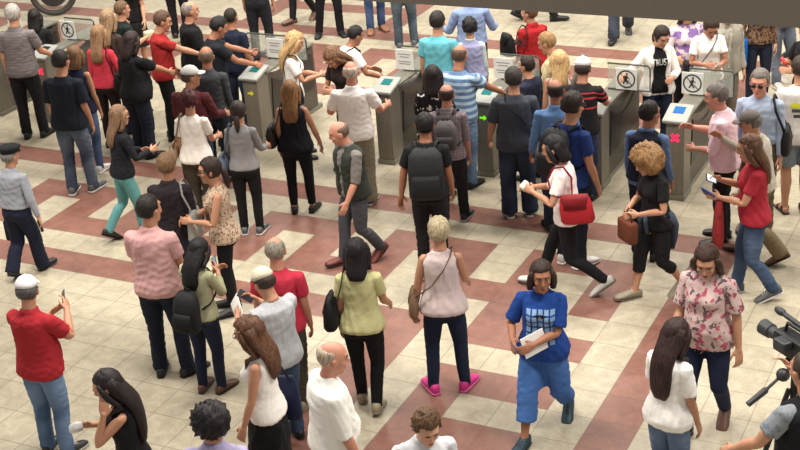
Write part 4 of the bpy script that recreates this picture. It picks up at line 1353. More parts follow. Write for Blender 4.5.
def person(label, head, yaw, foot=None, h=None, fem=0., fat=0., skin='light', hr=('short', (50, 38, 30)), top=None, over=None, legs=None, shoes=('shoe', (28, 26, 26), (20, 18, 18)),
           gear=(), pose=None, items=(), bust=1.0, group=None, dx=0, belt=None, waist=None):
    P = dict(pose or {})
    T = solve_pose(P, fem, fat)
    Rz = rz(R_(-yaw))
    R, t = T['head']; top_l = R @ np.array([0, -.01, 1.76]) + t
    ft = np.mean([T[k][0] @ np.array([sg * .11, .05, 0]) + T[k][1] for k, sg in (('oR', 1), ('oL', -1))], axis=0)
    def place(hh):
        s = hh / 1.75; q = Rz @ top_l * s
        return ground(head[0], head[1], q[2]) - q[:2], s
    if h is None:
        best = None
        for hh in np.arange(1.50, 1.90, .01):
            F, s = place(hh); w_ = Rz @ ft * s + np.array([F[0], F[1], 0]); w_[2] = 0
            e = abs(project(w_)[1] - foot)
            if best is None or e < best[0]: best = (e, hh)
        h = best[1]
    F, s = place(h)
    ctx = dict(T=T, P=P, s=s, fem=fem, fat=fat, bust=bust, Rz=Rz, F=F)
    PEOPLE.append((label, F, h, head))
    hc = hr[1] if hr else (60, 50, 40)
    sk = skin_mat(SKIN[skin] if isinstance(skin, str) else skin)
    lipc = SKIN[skin]; lip = plain('lips', (int(lipc[0] * .80), int(lipc[1] * .58), int(lipc[2] * .58)), 0.45)
    brow = hair_mat(tuple(int(c * .7) for c in hc))
    layers = [g[0] for g in (top, over, legs) if g]
    upper = [g[0] for g in (top, over) if g]
    tucked = top and top[0].startswith('tucked')
    BV = tuck(BODY_V, [inside_mask('body', BODY_V, k) for k in layers])
    me = tri_mesh(arr_rest(BV, BODY_W, ctx), BODY_T, [sk, EYEW, EYED, lip, brow], BODY_M, BODY_V)
    o = bpy.data.objects.new('person', me); COL.objects.link(o)
    o.location = (F[0], F[1], 0); o.rotation_euler = (0, 0, R_(-yaw))
    tag(o, label, 'person', group)
    def wear(name, kind, mat, lab=None):
        V, T_, W = garment(kind); V0 = V
        if legs and kind == legs[0] and not tucked and upper:
            V = tuck(V, [inside_mask(kind, V, k) for k in upper], .020)
        if over and top and kind == top[0]: V = tuck(V, [inside_mask(kind, V, over[0])], .014)
        return child(name, arr_rest(V, W, ctx), T_, [mat], None, V0, o, lab)
    tn = {'tee': 't_shirt', 'teeloose': 't_shirt', 'polo': 'polo_shirt', 'long': 'shirt', 'sweater': 'sweater', 'elbow': 'shirt', 'tank': 'tank_top', 'cardigan': 'cardigan', 'blouse': 'blouse', 'tucked': 'shirt', 'tuckedlong': 'shirt', 'jacket': 'jacket', 'vest': 'vest', 'bodywarmer': 'vest'}
    ln = {'jeans': 'jeans', 'slim': 'trousers', 'wide': 'trousers', 'capri': 'capri_trousers', 'capriwide': 'capri_trousers', 'leggings': 'leggings', 'shorts': 'shorts', 'sk_long': 'skirt', 'sk_short': 'skirt'}
    if legs: wear(legs[2] if len(legs) > 2 else ln[legs[0]], legs[0], legs[1])
    if top: ctx['top'] = wear(top[2] if len(top) > 2 else tn[top[0]], top[0], top[1])
    if over: wear(over[2] if len(over) > 2 else tn[over[0]], over[0], over[1])
    if hr and hr[0]:
        V, T_, W = hair(hr[0])
        if any(g[0] in ('baseball', 'flat') for g in gear):
            k_ = smoothstep(1.665, 1.69, V[:, 2])[:, None] * .16; V = V * (1 - k_) + np.array([0, -.004, 1.655]) * k_
        child('hair', skin_verts(V, W, T) * s, T_, [hair_mat(hr[1], hr[2] if len(hr) > 2 else None)], None, V, o)
    if shoes:
        V, T_, M_ = shoe(shoes[0]); mats = [plain('shoe_upper', shoes[1], 0.5), plain('shoe_sole', shoes[2], 0.6)]
        for sg, b in ((1, 'oR'), (-1, 'oL')):
            Vs = V * np.array([sg, 1, 1]); Ts = T_ if sg > 0 else T_[:, ::-1]
            child('shoe', (Vs @ T[b][0].T + T[b][1]) * s, Ts, mats, M_, Vs, o)
    if waist:      # jacket tied round the waist, hanging behind
        V = MB(); V.loft_z([(.58, .0, -.13, .12, .030), (.72, .0, -.135, .165, .045), (.88, .0, -.125, .185, .062), (.97, .0, -.06, .185, .115), (1.02, .0, -.01, .176, .130), (1.045, 0, -.005, .166, .120)], n=36); normals_out(V)
        for sg in (1, -1): V.tube([(sg * .02, .135, 1.0), (sg * .05, .150, .93), (sg * .06, .150, .82)], [.02, .026, .018], 8)
        normals_out(V); Vv, Tt, _ = tris_of(V); W = weights(Vv, ('pelvis', 'tR', 'tL'), 3)
        child('tied_jacket', arr_rest(Vv, W, ctx), Tt, [waist], None, Vv, o, 'grey blue jacket tied at the waist')
    if belt:
        V = MB(); V.loft_z([(.985, 0, -.004, .172, .126), (1.02, 0, -.002, .168, .122)], n=30); normals_out(V)
        Vv, Tt, _ = tris_of(V); W = weights(Vv, ('pelvis', 'chest'))
        child('belt', arr_rest(Vv, W, ctx), Tt, [plain('belt_leather', belt, 0.5)], None, Vv, o)
    for g in gear:
        V, T_, W, M_ = headgear(g[0])
        nm = {'sun': 'sunglasses', 'clear': 'glasses', 'flat': 'peaked_cap'}.get(g[0], 'cap')
        if g[0] in ('sun', 'clear'): mats = [plain('glasses_frame', (30, 28, 28), 0.3), plain('dark_lens', (18, 16, 18), 0.1)]
        else: mats = [cloth(g[1]), cloth(g[2] if len(g) > 2 else g[1])]
        child(nm, skin_verts(V, W, T) * s, T_, mats, M_, V, o)
    for it in items:
        it[0](ctx, *it[1:-1], **it[-1]) if isinstance(it[-1], dict) else it[0](ctx, *it[1:])
    ctx['obj'] = o
    return ctx
# ------------------------------------------------------------------ the crowd
C = cloth
BLK = C((27, 26, 29)); NAVY = C((32, 37, 52)); DGR = C((46, 46, 50))
JN = C((46, 58, 84), 'denim', (74, 90, 118)); JD = C((34, 42, 60), 'denim', (52, 62, 84)); JL = C((74, 92, 124), 'denim', (112, 128, 156)); JG = C((66, 72, 84), 'denim', (98, 106, 120))
WHT = C((244, 239, 235)); CRM = C((210, 202, 186)); KH = C((142, 126, 98)); KD = C((112, 100, 78))
S_BLK = ('shoe', (24, 22, 22), (16, 15, 15)); S_WHT = ('sneaker', (214, 212, 208), (226, 224, 220)); S_GRY = ('sneaker', (84, 84, 88), (190, 188, 184)); S_BRN = ('shoe', (92, 58, 42), (40, 30, 26))
S_BK2 = ('sneaker', (32, 32, 36), (170, 168, 164)); S_SND = ('sandal', (30, 28, 28), (40, 36, 34))
STAND = {}
def walk(a=.26, b=.22, lead='R', **k):
    o = 'L' if lead == 'R' else 'R'
    d = {'foot' + lead: (.085, a, .0, 5, 6), 'foot' + o: (.085, -b, .07, 6, -30), 'pel': (0, .03),
         'arm' + o: ('dn', 22, 8, 22), 'arm' + lead: ('dn', -16, 8, 14), 'lean': 5}
    d.update(k); return d
def fwd(x, y, z): return ('to', (x, y, z))

# ---- beyond the gates
person('person in a black dress holding a bag above the red tee man', (124, -34), 180, h=1.66, fem=1, hr=('mid', (50, 38, 30)), top=('tee', BLK), legs=('sk_short', BLK), shoes=S_BLK, skin='light',
       pose={'armR': fwd(.08, .34, 1.02), 'armL': ('dn', 10, 8, 30)})
person('person in black trousers at the top edge behind the red tee man', (167, -70), 0, h=1.75, hr=('short', (40, 34, 30)), top=('long', C((150, 170, 205))), legs=('jeans', BLK))
person('man in a royal blue shirt and black trousers standing beyond the gates', (251, -56), 10, h=1.78, hr=('short', (50, 40, 32)), top=('tucked', C((38, 78, 188))), legs=('jeans', C((34, 34, 42))), belt=(40, 30, 26), pose={'footR': (.13, .05, 0, 10, 0)})
person('person walking in dark trousers and tan shoes, left of the green shirt', (290, -82), -140, h=1.75, top=('long', DGR), legs=('slim', C((38, 36, 42))), shoes=('shoe', (122, 92, 76), (60, 46, 40)), pose=walk(.2, .16))
person('person in a bright green shirt and black trousers beyond the gates', (322, -72), 175, h=1.74, top=('tee', C((118, 186, 62))), legs=('jeans', C((28, 26, 30))), pose={'footR': (.2, .0, 0, 12, 0), 'footL': (.14, .06, 0, 12, 0)},
       items=[(it_shoulder, 'black shoulder bag of the person in the green shirt', (30, 28, 30), 'L', {})])
person('person in blue jeans and tan shoes at the top edge, left of the grey jeans', (368, -78), 170, h=1.76, top=('tee', C((120, 110, 100))), legs=('jeans', C((58, 78, 118), 'denim', (84, 104, 142))), shoes=('shoe', (150, 104, 76), (90, 66, 52)), pose={'footR': (.10, .10, 0, 8, 0)})
person('person in grey blue jeans standing beyond the gate with two printed notices', (398, -68), 5, h=1.78, top=('teeloose', C((90, 90, 96))), legs=('jeans', C((62, 74, 84), 'denim', (92, 106, 118))), shoes=S_GRY, pose={'footR': (.13, .1, 0, 8, 0)})
person('man in a light blue shirt seen from behind under the overhead beam', (469, -17), 0, h=1.76, fat=.4, top=('tuckedlong', C((146, 166, 206))), legs=('jeans', BLK), pose={'armR': ('dn', 20, 22, 60), 'armL': ('dn', 20, 22, 60)})
person('man in a red jacket walking away under the overhead beam', (529, 4), -25, h=1.58, hr=('short', (104, 72, 54)), top=('tee', DGR), over=('jacket', C((176, 34, 40))), legs=('jeans', BLK), pose={'hyaw': 30},
       items=[(it_shoulder, 'round black bag carried left of the red jacket', (24, 22, 24), 'L', dict(size=(.16, .28, .30), z=1.26, x=.42, name='shoulder_bag'))])
person('person walking right in black trousers, only legs below the beam, beside the red jacket', (538, -88), 90, h=1.78, top=('long', BLK), legs=('jeans', C((34, 33, 38))), pose=walk(.30, .26, 'R'))
person('person in dark jeans walking towards the camera with legs below the beam', (620, -76), -165, h=1.78, top=('long', C((70, 70, 76))), legs=('wide', C((52, 56, 68), 'denim', (80, 86, 100))), pose=walk(.24, .22, 'R'))
person('woman in a lilac and purple patterned blouse behind the white cardigan woman', (688, 2), 178, h=1.66, fem=1, fat=.6, hr=('mid', (60, 44, 36)), top=('teeloose', C((152, 120, 186), 'blotch', (204, 188, 194), freq=9, th=.5)), legs=('leggings', BLK), pose={'armR': fwd(.2, .3, 1.1)})
c = person('woman in a white cardigan and black lettered top reaching out at the gate', (664, 28), 176, h=1.67, fem=1, skin='light', hr=('tied', (48, 34, 30)), top=('tank', BLK), over=('cardigan', C((240, 234, 228))), legs=('jeans', JD),
       pose={'hdown': 28, 'hyaw': 14, 'armR': ('to', (.50, .28, 1.20)), 'armL': fwd(-.10, .30, 1.12)}, shoes=S_WHT)
tv, tf = text_mesh('TRUST', .115)
_lv = [[(-tv[i][0], tv[i][1] + 1.285) for i in f] for f in tf if all(abs(tv[i][2] - max(tv[:, 2])) < 1e-4 for i in f)]
decal(c, 'white_lettering', [[(x * .74, z) for x, z in p] for p in _lv], plain('white_print', (226, 224, 220), .7), garment('tank'), parent=c['obj'], off=.006)
person('woman in a white top with a black strap reading a white paper beyond the gates', (713, 20), 178, h=1.68, fem=1, skin='tan', hr=('bun', (66, 48, 38)), top=('tee', WHT), legs=('slim', BLK),
       pose={'hdown': 38, 'armR': fwd(.12, .32, 1.16), 'armL': fwd(-.06, .34, 1.14)},
       items=[(it_phone, 'white paper in the hands of the woman with the black strap', 'L', (226, 226, 222), dict(size=(.16, .09, .004), name='paper_sheet', cat='paper')), (it_shoulder, 'black cross body bag on the white topped woman reading a paper', (30, 28, 30), 'R', dict(cross=True, size=(.09, .22, .2)))])
person('person in a cream hooded jacket behind the woman reading a white paper', (728, 1), 165, h=1.72, top=('sweater', CRM), over=('jacket', C((172, 166, 154))), legs=('jeans', C((128, 118, 106))), hr=('short', (120, 110, 100)))
person('woman in a brown spotted top and navy trousers beyond the right hand gate', (762, -21), 182, h=1.68, fem=1, hr=('long', (70, 50, 40)), top=('long', C((132, 102, 76), 'spots', (60, 44, 38), freq=30, th=.52)), legs=('slim', C((38, 44, 62))), shoes=S_SND,
       pose={'armR': ('dn', 4, 12, 10)}, items=[(it_hand_mesh, 'tote_bag', 'bright blue bag hanging beside the brown spotted top', 'bag', [('bag_body', bag_body((0, 0, -.28), (.11, .22, .38)), C((24, 104, 190))), ('bag_handle', MB().tube([(0, -.06, -.10), (0, -.03, .0), (0, .03, 0), (0, .06, -.10)], .010, 8), C((200, 210, 220)))], 'R', dict(group='bags carried in the hand', drop=-.30))])
person('person in grey jeans and pale shoes near the right edge beyond the gates', (787, -42), 165, h=1.76, top=('long', C((120, 116, 112))), legs=('jeans', C((96, 104, 118), 'denim', (128, 136, 150))), shoes=('sneaker', (196, 190, 180), (210, 206, 200)), pose=walk(.12, .10))
person('person in a black top cut off by the right edge, holding something red', (808, 18), -120, h=1.72, fem=.5, top=('tee', BLK), legs=('jeans', BLK), skin='light', pose={'armR': fwd(.1, .3, 1.25), 'armL': fwd(-.1, .35, 1.2)},
       items=[(it_phone, 'red purse held at the right edge', 'R', (190, 40, 48), dict(size=(.10, .14, .04), name='purse', cat='purse'))])

# ---- at the gates, left to right
person('grey haired man in a grey striped polo shirt at the far left gate', (11, 4), 4, foot=135, fat=.3, skin='light', hr=('short', (178, 172, 166)), top=('polo', C((128, 120, 120), 'hstripe', (100, 93, 95), freq=28)), legs=('jeans', BLK),
       pose={'armR': ('dn', 22, 14, 40), 'footR': (.12, .03, 0, 14, 0)})
person('dark haired person in black just beyond the far left gate', (33, 9), 5, h=1.52, hr=('mid', (26, 22, 24)), top=('long', BLK), legs=('jeans', BLK))
person('man in a plain navy tee and faded jeans standing at the red cross light', (59, 50), 14, foot=190, fat=.25, hr=('short', (42, 34, 32)), top=('teeloose', C((32, 38, 50))), legs=('jeans', C((62, 72, 92), 'denim', (98, 108, 126))), shoes=S_GRY,
       pose={'footR': (.12, .10, 0, 10, 0), 'hyaw': -8})
person('woman in a navy low backed top right of the navy tee man', (73, 46), 12, h=1.66, fem=1, skin='light', hr=('bob', (134, 98, 68)), top=('tank', C((34, 38, 66))), legs=('slim', C((62, 82, 120), 'denim', (90, 108, 142))), shoes=S_WHT)
person('woman in a red cardigan with long light brown hair near the left gates', (98, 25), 20, h=1.66, fem=1, hr=('long', (156, 118, 86)), top=('sweater', C((224, 66, 84))), legs=('leggings', C((46, 36, 36))),
       pose={'armR': fwd(.16, .26, 1.06), 'hyaw': -20}, items=[(it_shoulder, 'black shoulder bag on the red cardigan', (34, 30, 30), 'R', dict(size=(.11, .30, .24)))])
person('woman with long pale brown hair standing right behind the red cardigan', (107, 9), 30, h=1.72, fem=1, hr=('long', (166, 136, 104)), top=('sweater', C((70, 58, 52))), legs=('jeans', JD))
person('short haired person in a dark green tee left of the red tee man', (121, 1), 60, h=1.60, hr=('short', (118, 90, 66)), top=('tee', C((30, 40, 38))), legs=('jeans', JD), pose={'armR': fwd(.1, .32, 1.15)},
       items=[(it_hand_mesh, 'paper_bag', 'white and red bag held beside the short haired person in dark green', 'bag', [('bag_body', bag_body((0, 0, -.02), (.12, .16, .18)), C((222, 208, 176))), ('red_band', bag_body((0, 0, -.08), (.125, .165, .05), .01), C((186, 34, 44)))], 'R', dict(group='bags carried in the hand'))])
person('large woman with very long dark hair, black top and dark wide jeans', (132, 31), 42, h=1.68, fem=1, fat=.9, skin='light', hr=('mid', (46, 32, 30)), top=('teeloose', C((28, 28, 32))), legs=('wide', C((40, 46, 62))),
       pose={'armR': ('to', (.16, .50, 1.08)), 'hdown': 15}, items=[(it_phone, 'white card in the hand of the woman with very long dark hair', 'R', (222, 222, 220), dict(size=(.06, .10, .003), name='ticket', cat='ticket'))])
person('man in a red tee reaching right towards the gate', (164, 11), 78, h=1.76, fat=.3, hr=('short', (96, 70, 54)), top=('tee', C((172, 46, 46))), legs=('jeans', BLK), pose={'hdown': 20, 'armR': ('to', (.12, .52, 1.12)), 'armL': ('dn', 10, 8, 20)})
person('grey haired man in a plain black tee right of the red tee man', (189, 1), 70, h=1.74, fat=.4, hr=('receding', (150, 138, 130)), top=('teeloose', C((26, 27, 29))), legs=('jeans', BLK), pose={'armR': fwd(.12, .3, 1.05)})
person('dark haired man partly hidden behind the black tee man with the phone', (230, 8), 25, h=1.64, skin='tan', hr=('crop', (44, 36, 32)), top=('tee', C((34, 42, 62))), legs=('jeans', JD))
person('man in a black tee tapping the gate reader with a phone and card', (222, 17), 66, h=1.77, skin='tan', hr=('short', (30, 26, 26)), top=('tee', C((30, 34, 42))), legs=('jeans', C((40, 46, 62))), pose={'hdown': 30, 'armR': ('to', (.18, .44, 1.08)), 'armL': ('to', (-.02, .56, 1.14))},
       items=[(it_phone, 'dark smartphone held over the gate reader', 'L', (26, 26, 30), {}), (it_phone, 'white ticket in the right hand of the man in the black tee', 'R', (230, 230, 228), dict(size=(.055, .09, .003), name='ticket', cat='ticket'))])
person('balding man in a dark grey shirt waiting behind the black tee man', (205, 46), 6, h=1.72, fat=.3, skin='tan', hr=('ring', (120, 98, 82)), top=('long', C((74, 76, 82))), legs=('jeans', C((44, 50, 66))))
person('man in a white cap and maroon shirt seen from behind', (189, 66), 15, h=1.67, fat=.8, hr=('short', (90, 74, 66)), gear=[('baseball', (230, 228, 226))], top=('long', C((98, 44, 50))), legs=('jeans', JD), pose={'hyaw': -55, 'armR': ('dn', 22, 14, 50), 'armL': ('dn', 22, 14, 50)})
person('woman with dark red hair, white tee and brown wide trousers seen from behind', (188, 91), 8, h=1.60, fem=1, fat=.3, skin='light', hr=('curlshort', (82, 34, 36)), top=('tee', C((240, 232, 224))), legs=('wide', C((76, 66, 54))), pose={'armR': ('dn', 18, 10, 60)},
       items=[(it_shoulder, 'beige shoulder bag of the dark red haired woman', (178, 150, 122), 'L', dict(size=(.09, .24, .2)))])
person('woman in a grey jumper and black trousers with a handbag on her left shoulder', (237, 101), 8, foot=231, fem=1, hr=('tied', (62, 50, 46)), top=('sweater', C((150, 148, 150))), legs=('slim', C((24, 23, 26))), shoes=S_GRY,
       pose={'armR': ('dn', 20, 12, 55), 'armL': ('dn', 16, 10, 40)}, items=[(it_shoulder, 'grey blue handbag on the woman in the grey jumper', (104, 116, 138), 'L', dict(size=(.12, .22, .22), z=.98))])
person('blonde woman in a white top looking at a phone beside the second gate', (297, 32), 85, h=1.66, fem=1, hr=('longwavy', (208, 174, 124), (150, 116, 76)), top=('tee', WHT), legs=('jeans', C((196, 188, 178))), pose={'hdown': 22, 'armR': fwd(.10, .36, 1.15), 'armL': fwd(-.02, .36, 1.12)},
       items=[(it_phone, 'silver smartphone of the blonde woman in white', 'R', (150, 156, 168), {}), (it_shoulder, 'navy bag of the blonde woman in white', (34, 38, 54), 'R', dict(size=(.12, .28, .24), z=.96))])
person('woman with light brown hair in a black sleeveless top and black leggings', (289, 80), 8, foot=210, fem=1, fat=.5, skin='light', hr=('long', (146, 104, 68)), top=('blouse', C((24, 25, 34))), legs=('leggings', C((24, 24, 28))), shoes=S_BLK,
       pose={'armR': ('dn', 14, 16, 12), 'footR': (.13, .02, 0, 8, 0)}, items=[(it_shoulder, 'dark brown shoulder bag of the black sleeveless woman', (46, 34, 32), 'L', dict(size=(.13, .30, .26), z=1.06)), (it_phone, 'white phone hanging in the right hand of the black sleeveless woman', 'R', (220, 220, 222), dict(up=False))])
person('brown haired woman in a dark top bending over her phone', (327, 52), -140, h=1.70, fem=1, hr=('longwavy', (124, 88, 64)), top=('tee', C((44, 34, 34))), legs=('jeans', BLK), pose={'hdown': 45, 'lean': 12, 'armR': fwd(.08, .34, 1.15), 'armL': fwd(-.08, .34, 1.15)})
person('black haired man in a white tee leaning over the gate', (358, 26), 62, h=1.60, skin='tan', hr=('short', (28, 24, 26)), top=('tee', C((244, 240, 238))), legs=('jeans', JD), pose={'lean': 14, 'hdown': 22, 'armR': ('to', (.22, .40, 1.0)), 'armL': fwd(-.05, .42, 1.05)},
       items=[(it_shoulder, 'black strap bag of the man in the white tee', (28, 28, 30), 'L', dict(cross=True, size=(.08, .22, .18)))])
person('bald man in a white polo shirt and khaki trousers seen from behind', (350, 61), 8, foot=202, fat=.6, skin='pink', hr=('ring', (206, 186, 172)), top=('polo', C((246, 240, 238))), legs=('wide', C((152, 142, 122))), shoes=S_GRY,
       pose={'armR': ('dn', 24, 22, 60), 'armL': ('to', (-.20, .30, 1.22))})
person('bald man in a dark green vest over a grey shirt walking left', (335, 122), -122, foot=262, fat=.15, skin='pink', hr=('ring', (120, 98, 84)), top=('elbow', C((132, 126, 122))), over=('vest', C((56, 60, 54))), legs=('jeans', C((78, 78, 86))), shoes=('shoe', (104, 46, 40), (50, 30, 28)),
       pose=walk(.18, .20, 'R', hdown=18, hyaw=-28, armL=('dn', 18, 8, 22)))
person('man in a turquoise tee standing at the third gate', (437, 11), 22, h=1.77, fat=.2, hr=('short', (44, 34, 32)), top=('tee', C((112, 196, 212))), legs=('jeans', JN), pose={'armR': fwd(.2, .3, 1.1)})
person('dark haired woman in a lavender waistcoat over white sleeves beyond the gates', (469, 18), 2, h=1.60, fem=1, hr=('curlshort', (26, 22, 24)), top=('long', C((212, 222, 222))), over=('bodywarmer', C((160, 160, 198))), legs=('jeans', C((96, 104, 128))))
person('balding man in a blue striped tee touching the gate with the green arrow', (460, 44), 28, h=1.74, fat=.45, skin='tan', hr=('ring', (96, 76, 64)), top=('tee', C((108, 138, 178), 'hstripe', (164, 188, 208), freq=13, th=.1)), legs=('jeans', C((92, 118, 156), 'denim', (120, 146, 178))),
       pose={'armR': ('to', (.34, .42, 1.08)), 'hdown': 15})
person('black haired woman in a black top with white flowers', (432, 65), 12, h=1.63, fem=1, fat=.4, hr=('mid', (34, 24, 26)), top=('teeloose', C((28, 25, 29), 'blotch', (204, 200, 196), freq=14, th=.60)), legs=('leggings', BLK), pose={'armR': ('dn', 10, 12, 40)})
person('balding man in a plaid shirt with a grey backpack behind the striped man', (446, 84), 12, h=1.62, hr=('ring', (62, 46, 42)), skin='pink', top=('elbow', C((160, 146, 150), 'plaid', (106, 94, 104))), legs=('jeans', C((40, 38, 42))), shoes=S_BK2,
       pose={'footR': (.13, .12, 0, 12, 0)}, items=[(it_backpack, 'grey backpack on the plaid shirt', (108, 102, 106), dict(w=.26, h=.34, z=1.20, d=.13))])
person('black haired man in a black tee with a big black backpack', (424, 113), 6, h=1.74, skin='tan', hr=('short', (30, 25, 27)), top=('tee', C((28, 28, 31))), legs=('jeans', C((30, 29, 32))), pose={'armL': ('dn', 2, 16, 8), 'armR': ('dn', 8, 8, 18)},
       items=[(it_backpack, 'big black backpack on the man in the black tee', (38, 38, 42), (30, 30, 34), dict(w=.36, h=.52, z=1.20, d=.18))])
person('broad man in a dark grey shirt and navy jeans with a cross strap', (513, 67), 4, foot=213, fat=.55, hr=('short', (56, 50, 48)), top=('teeloose', C((74, 78, 88))), legs=('wide', C((42, 50, 70), 'denim', (58, 68, 90))), shoes=S_GRY,
       pose={'armR': ('dn', 16, 8, 30), 'armL': ('dn', 12, 14, 22), 'footR': (.13, .02, 0, 10, 0)}, items=[(it_shoulder, 'small black cross body bag of the man in the dark grey shirt', (30, 30, 34), 'R', dict(cross=True, size=(.08, .20, .18))), (it_hand_mesh, 'plastic_bag', 'pale plastic bag hanging beside the broad man in dark grey', 'bag', [('bag_body', bag_body((0, 0, -.16), (.12, .18, .26), .05), C((196, 198, 206))), ('bag_handle', MB().tube([(0, -.05, -.05), (0, -.02, .0), (0, .02, 0), (0, .05, -.05)], .008, 8), C((210, 212, 216)))], 'R', dict(group='bags carried in the hand'))])
person('short dark haired child sized person in navy beside the yellow top', (526, 56), -50, h=1.52, hr=('short', (44, 32, 30)), top=('tee', C((40, 44, 66))), legs=('jeans', JD))
person('short haired person in a pale yellow top facing left at the gates', (543, 33), -62, h=1.68, fem=.6, skin='light', hr=('short', (164, 126, 84)), top=('sweater', C((220, 204, 164))), legs=('jeans', C((150, 130, 108))), pose={'hdown': 25, 'armL': fwd(-.1, .3, 1.1)})
person('blonde long haired woman in a white vest top seen from behind', (559, 50), 6, h=1.63, fem=1, hr=('long', (204, 172, 124), (160, 124, 82)), top=('tank', C((224, 220, 216))), legs=('jeans', JL))
person('balding man in a light blue shirt left of the royal blue tee backpacker', (555, 79), 2, h=1.72, fat=.4, skin='tan', hr=('ring', (44, 34, 32)), top=('long', C((112, 152, 206))), legs=('jeans', JD), pose={'armL': ('dn', 10, 12, 20)})
person('man in a white cap and a black tee with red and white bands', (583, 57), 18, h=1.68, skin='tan', hr=('short', (60, 46, 40)), gear=[('baseball', (226, 222, 220))], top=('tee', C((34, 30, 34), 'bands', (176, 60, 64), zs=(1.18, 1.20, 1.30, 1.325, 1.365, 1.38))), legs=('jeans', JD),
       pose={'hdown': 15, 'armR': ('to', (.22, .42, 1.12)), 'armL': fwd(-.20, .22, 1.25)},
       items=[(it_hand_mesh, 'rolled_poster', 'grey rolled poster standing up beside the white cap', 'poster', [('paper_roll', MB().tube([(-.07, -.02, -.22), (.0, .0, .0), (.12, .04, .36)], .042, 16), C((128, 120, 112)))], 'L', dict(drop=-.05))])
person('bearded man in a royal blue tee with a black backpack facing right', (574, 92), 48, foot=262, hr=('messy', (50, 36, 32)), top=('tee', C((42, 66, 132))), legs=('jeans', C((34, 38, 54))), shoes=S_WHT, gear=[('clear',)],
       pose={'armR': ('dn', 8, 8, 14), 'hdown': 12}, items=[(it_backpack, 'black backpack on the royal blue tee', (38, 40, 46), {})])
person('black haired woman in a white tee and black trousers striding left', (550, 136), -72, foot=290, fem=1, fat=.1, hr=('bob', (26, 22, 26)), top=('tee', C((240, 228, 228))), legs=('slim', C((28, 26, 32))), shoes=('shoe', (196, 192, 188), (90, 84, 80)),
       pose={'footL': (.07, -.38, .10, 5, -38), 'footR': (.07, .30, .0, 5, 4), 'pel': (0, -.02), 'lean': 8, 'hdown': 16, 'armL': ('to', (-.12, .30, 1.12)), 'armR': ('to', (.05, .34, 1.10))},
       items=[(it_shoulder, 'red shoulder bag on the woman striding left', (188, 40, 52), 'L', dict(size=(.13, .32, .28), y=-.14, z=1.08)), (it_phone, 'pale drink cup in the hand of the woman striding left', 'L', (216, 206, 190), dict(size=(.07, .07, .10), name='drink_cup', cat='cup'))])
person('dark haired man in a light blue shirt under a navy vest between the red lights', (650, 101), 32, h=1.72, skin='tan', hr=('short', (34, 28, 28)), top=('long', C((108, 134, 180))), over=('bodywarmer', C((32, 36, 54))), legs=('jeans', C((34, 36, 50))), pose={'hyaw': -25, 'armR': ('dn', 8, 6, 16), 'armL': ('dn', 4, 6, 14)})
person('woman with big curly blonde hair and a black tee holding a brown bag', (641, 151), -112, foot=296, fem=1, fat=.15, skin='light', hr=('bigcurly', (170, 130, 86), (104, 72, 44)), top=('tee', C((28, 26, 28))), waist=C((70, 80, 98)), legs=('capri', C((30, 28, 32))), shoes=('shoe', (140, 130, 112), (110, 100, 86)),
       pose={'footR': (.08, .20, 0, 5, 4), 'footL': (.08, -.26, .06, 5, -28), 'pel': (0, 0), 'hdown': 26, 'lean': 6, 'armL': ('to', (-.10, .28, 1.05)), 'armR': ('to', (.10, .26, 1.05))},
       items=[(it_hand_mesh, 'handbag', 'brown leather handbag in front of the curly blonde woman', 'bag', [('bag_body', bag_body((0, .02, -.16), (.26, .10, .24)), C((112, 62, 44))), ('bag_handle', MB().tube([(-.08, .02, -.05), (-.06, .02, .03), (.06, .02, .03), (.08, .02, -.05)], .010, 8), C((96, 52, 38)))], 'L', dict(group='handbags and shoulder bags in the crowd'))])
person('grey haired man in a pink shirt tapping the blue screen of the gate', (714, 84), -68, h=1.76, fat=.3, skin='pink', hr=('short', (112, 102, 98)), top=('elbow', C((244, 208, 220))), legs=('jeans', C((36, 32, 36))), pose={'hdown': 14, 'lean': 6, 'armL': ('to', (-.08, .30, 1.06)), 'armR': ('to', (.16, .36, 1.20))})
person('man in a grey cap and cream shirt reaching for the pink shirted shoulder', (748, 111), -62, foot=258, fat=.15, hr=('short', (120, 112, 106)), gear=[('baseball', (126, 118, 114))], top=('long', C((212, 204, 190))), legs=('wide', C((142, 126, 98))), shoes=S_BRN,
       pose=walk(.22, .22, 'R', armR=('to', (.06, .50, 1.36)), armL=('dn', 10, 8, 30), lean=10, hdown=14))
person('tall grey haired man in sunglasses and a pale blue shirt at the right', (760, 70), -158, h=1.82, fat=.1, skin='pink', hr=('short', (122, 114, 108)), gear=[('sun',)], top=('tuckedlong', C((168, 182, 206))), legs=('jeans', C((118, 104, 80))), shoes=S_BRN, pose={'hyaw': -8, 'hdown': 10, 'footL': (.12, .10, 0, 8, 0)},
       items=[(it_shoulder, 'black shoulder bag of the man in sunglasses', (30, 30, 34), 'L', dict(size=(.11, .28, .26)))])
c = person('person in a white printed tee and grey denim shorts at the right edge', (801, 56), 4, foot=210, fat=.4, skin='light', hr=('short', (60, 46, 38)), top=('teeloose', C((228, 220, 214))), legs=('shorts', C((126, 134, 144))), shoes=S_SND)
decal(c, 'shirt_print', [[(-.10, 1.20), (.10, 1.20), (.10, 1.235), (-.10, 1.235)], [(-.08, 1.14), (.08, 1.14), (.08, 1.175), (-.08, 1.175)]], plain('dark_print', (60, 60, 66), .7), garment('teeloose'), front=False, parent=c['obj'])
decal(c, 'yellow_print', [[(-.11, 1.245), (.11, 1.245), (.11, 1.30), (-.11, 1.30)]], plain('yellow_print', (206, 206, 40), .7), garment('teeloose'), front=False, parent=c['obj'])
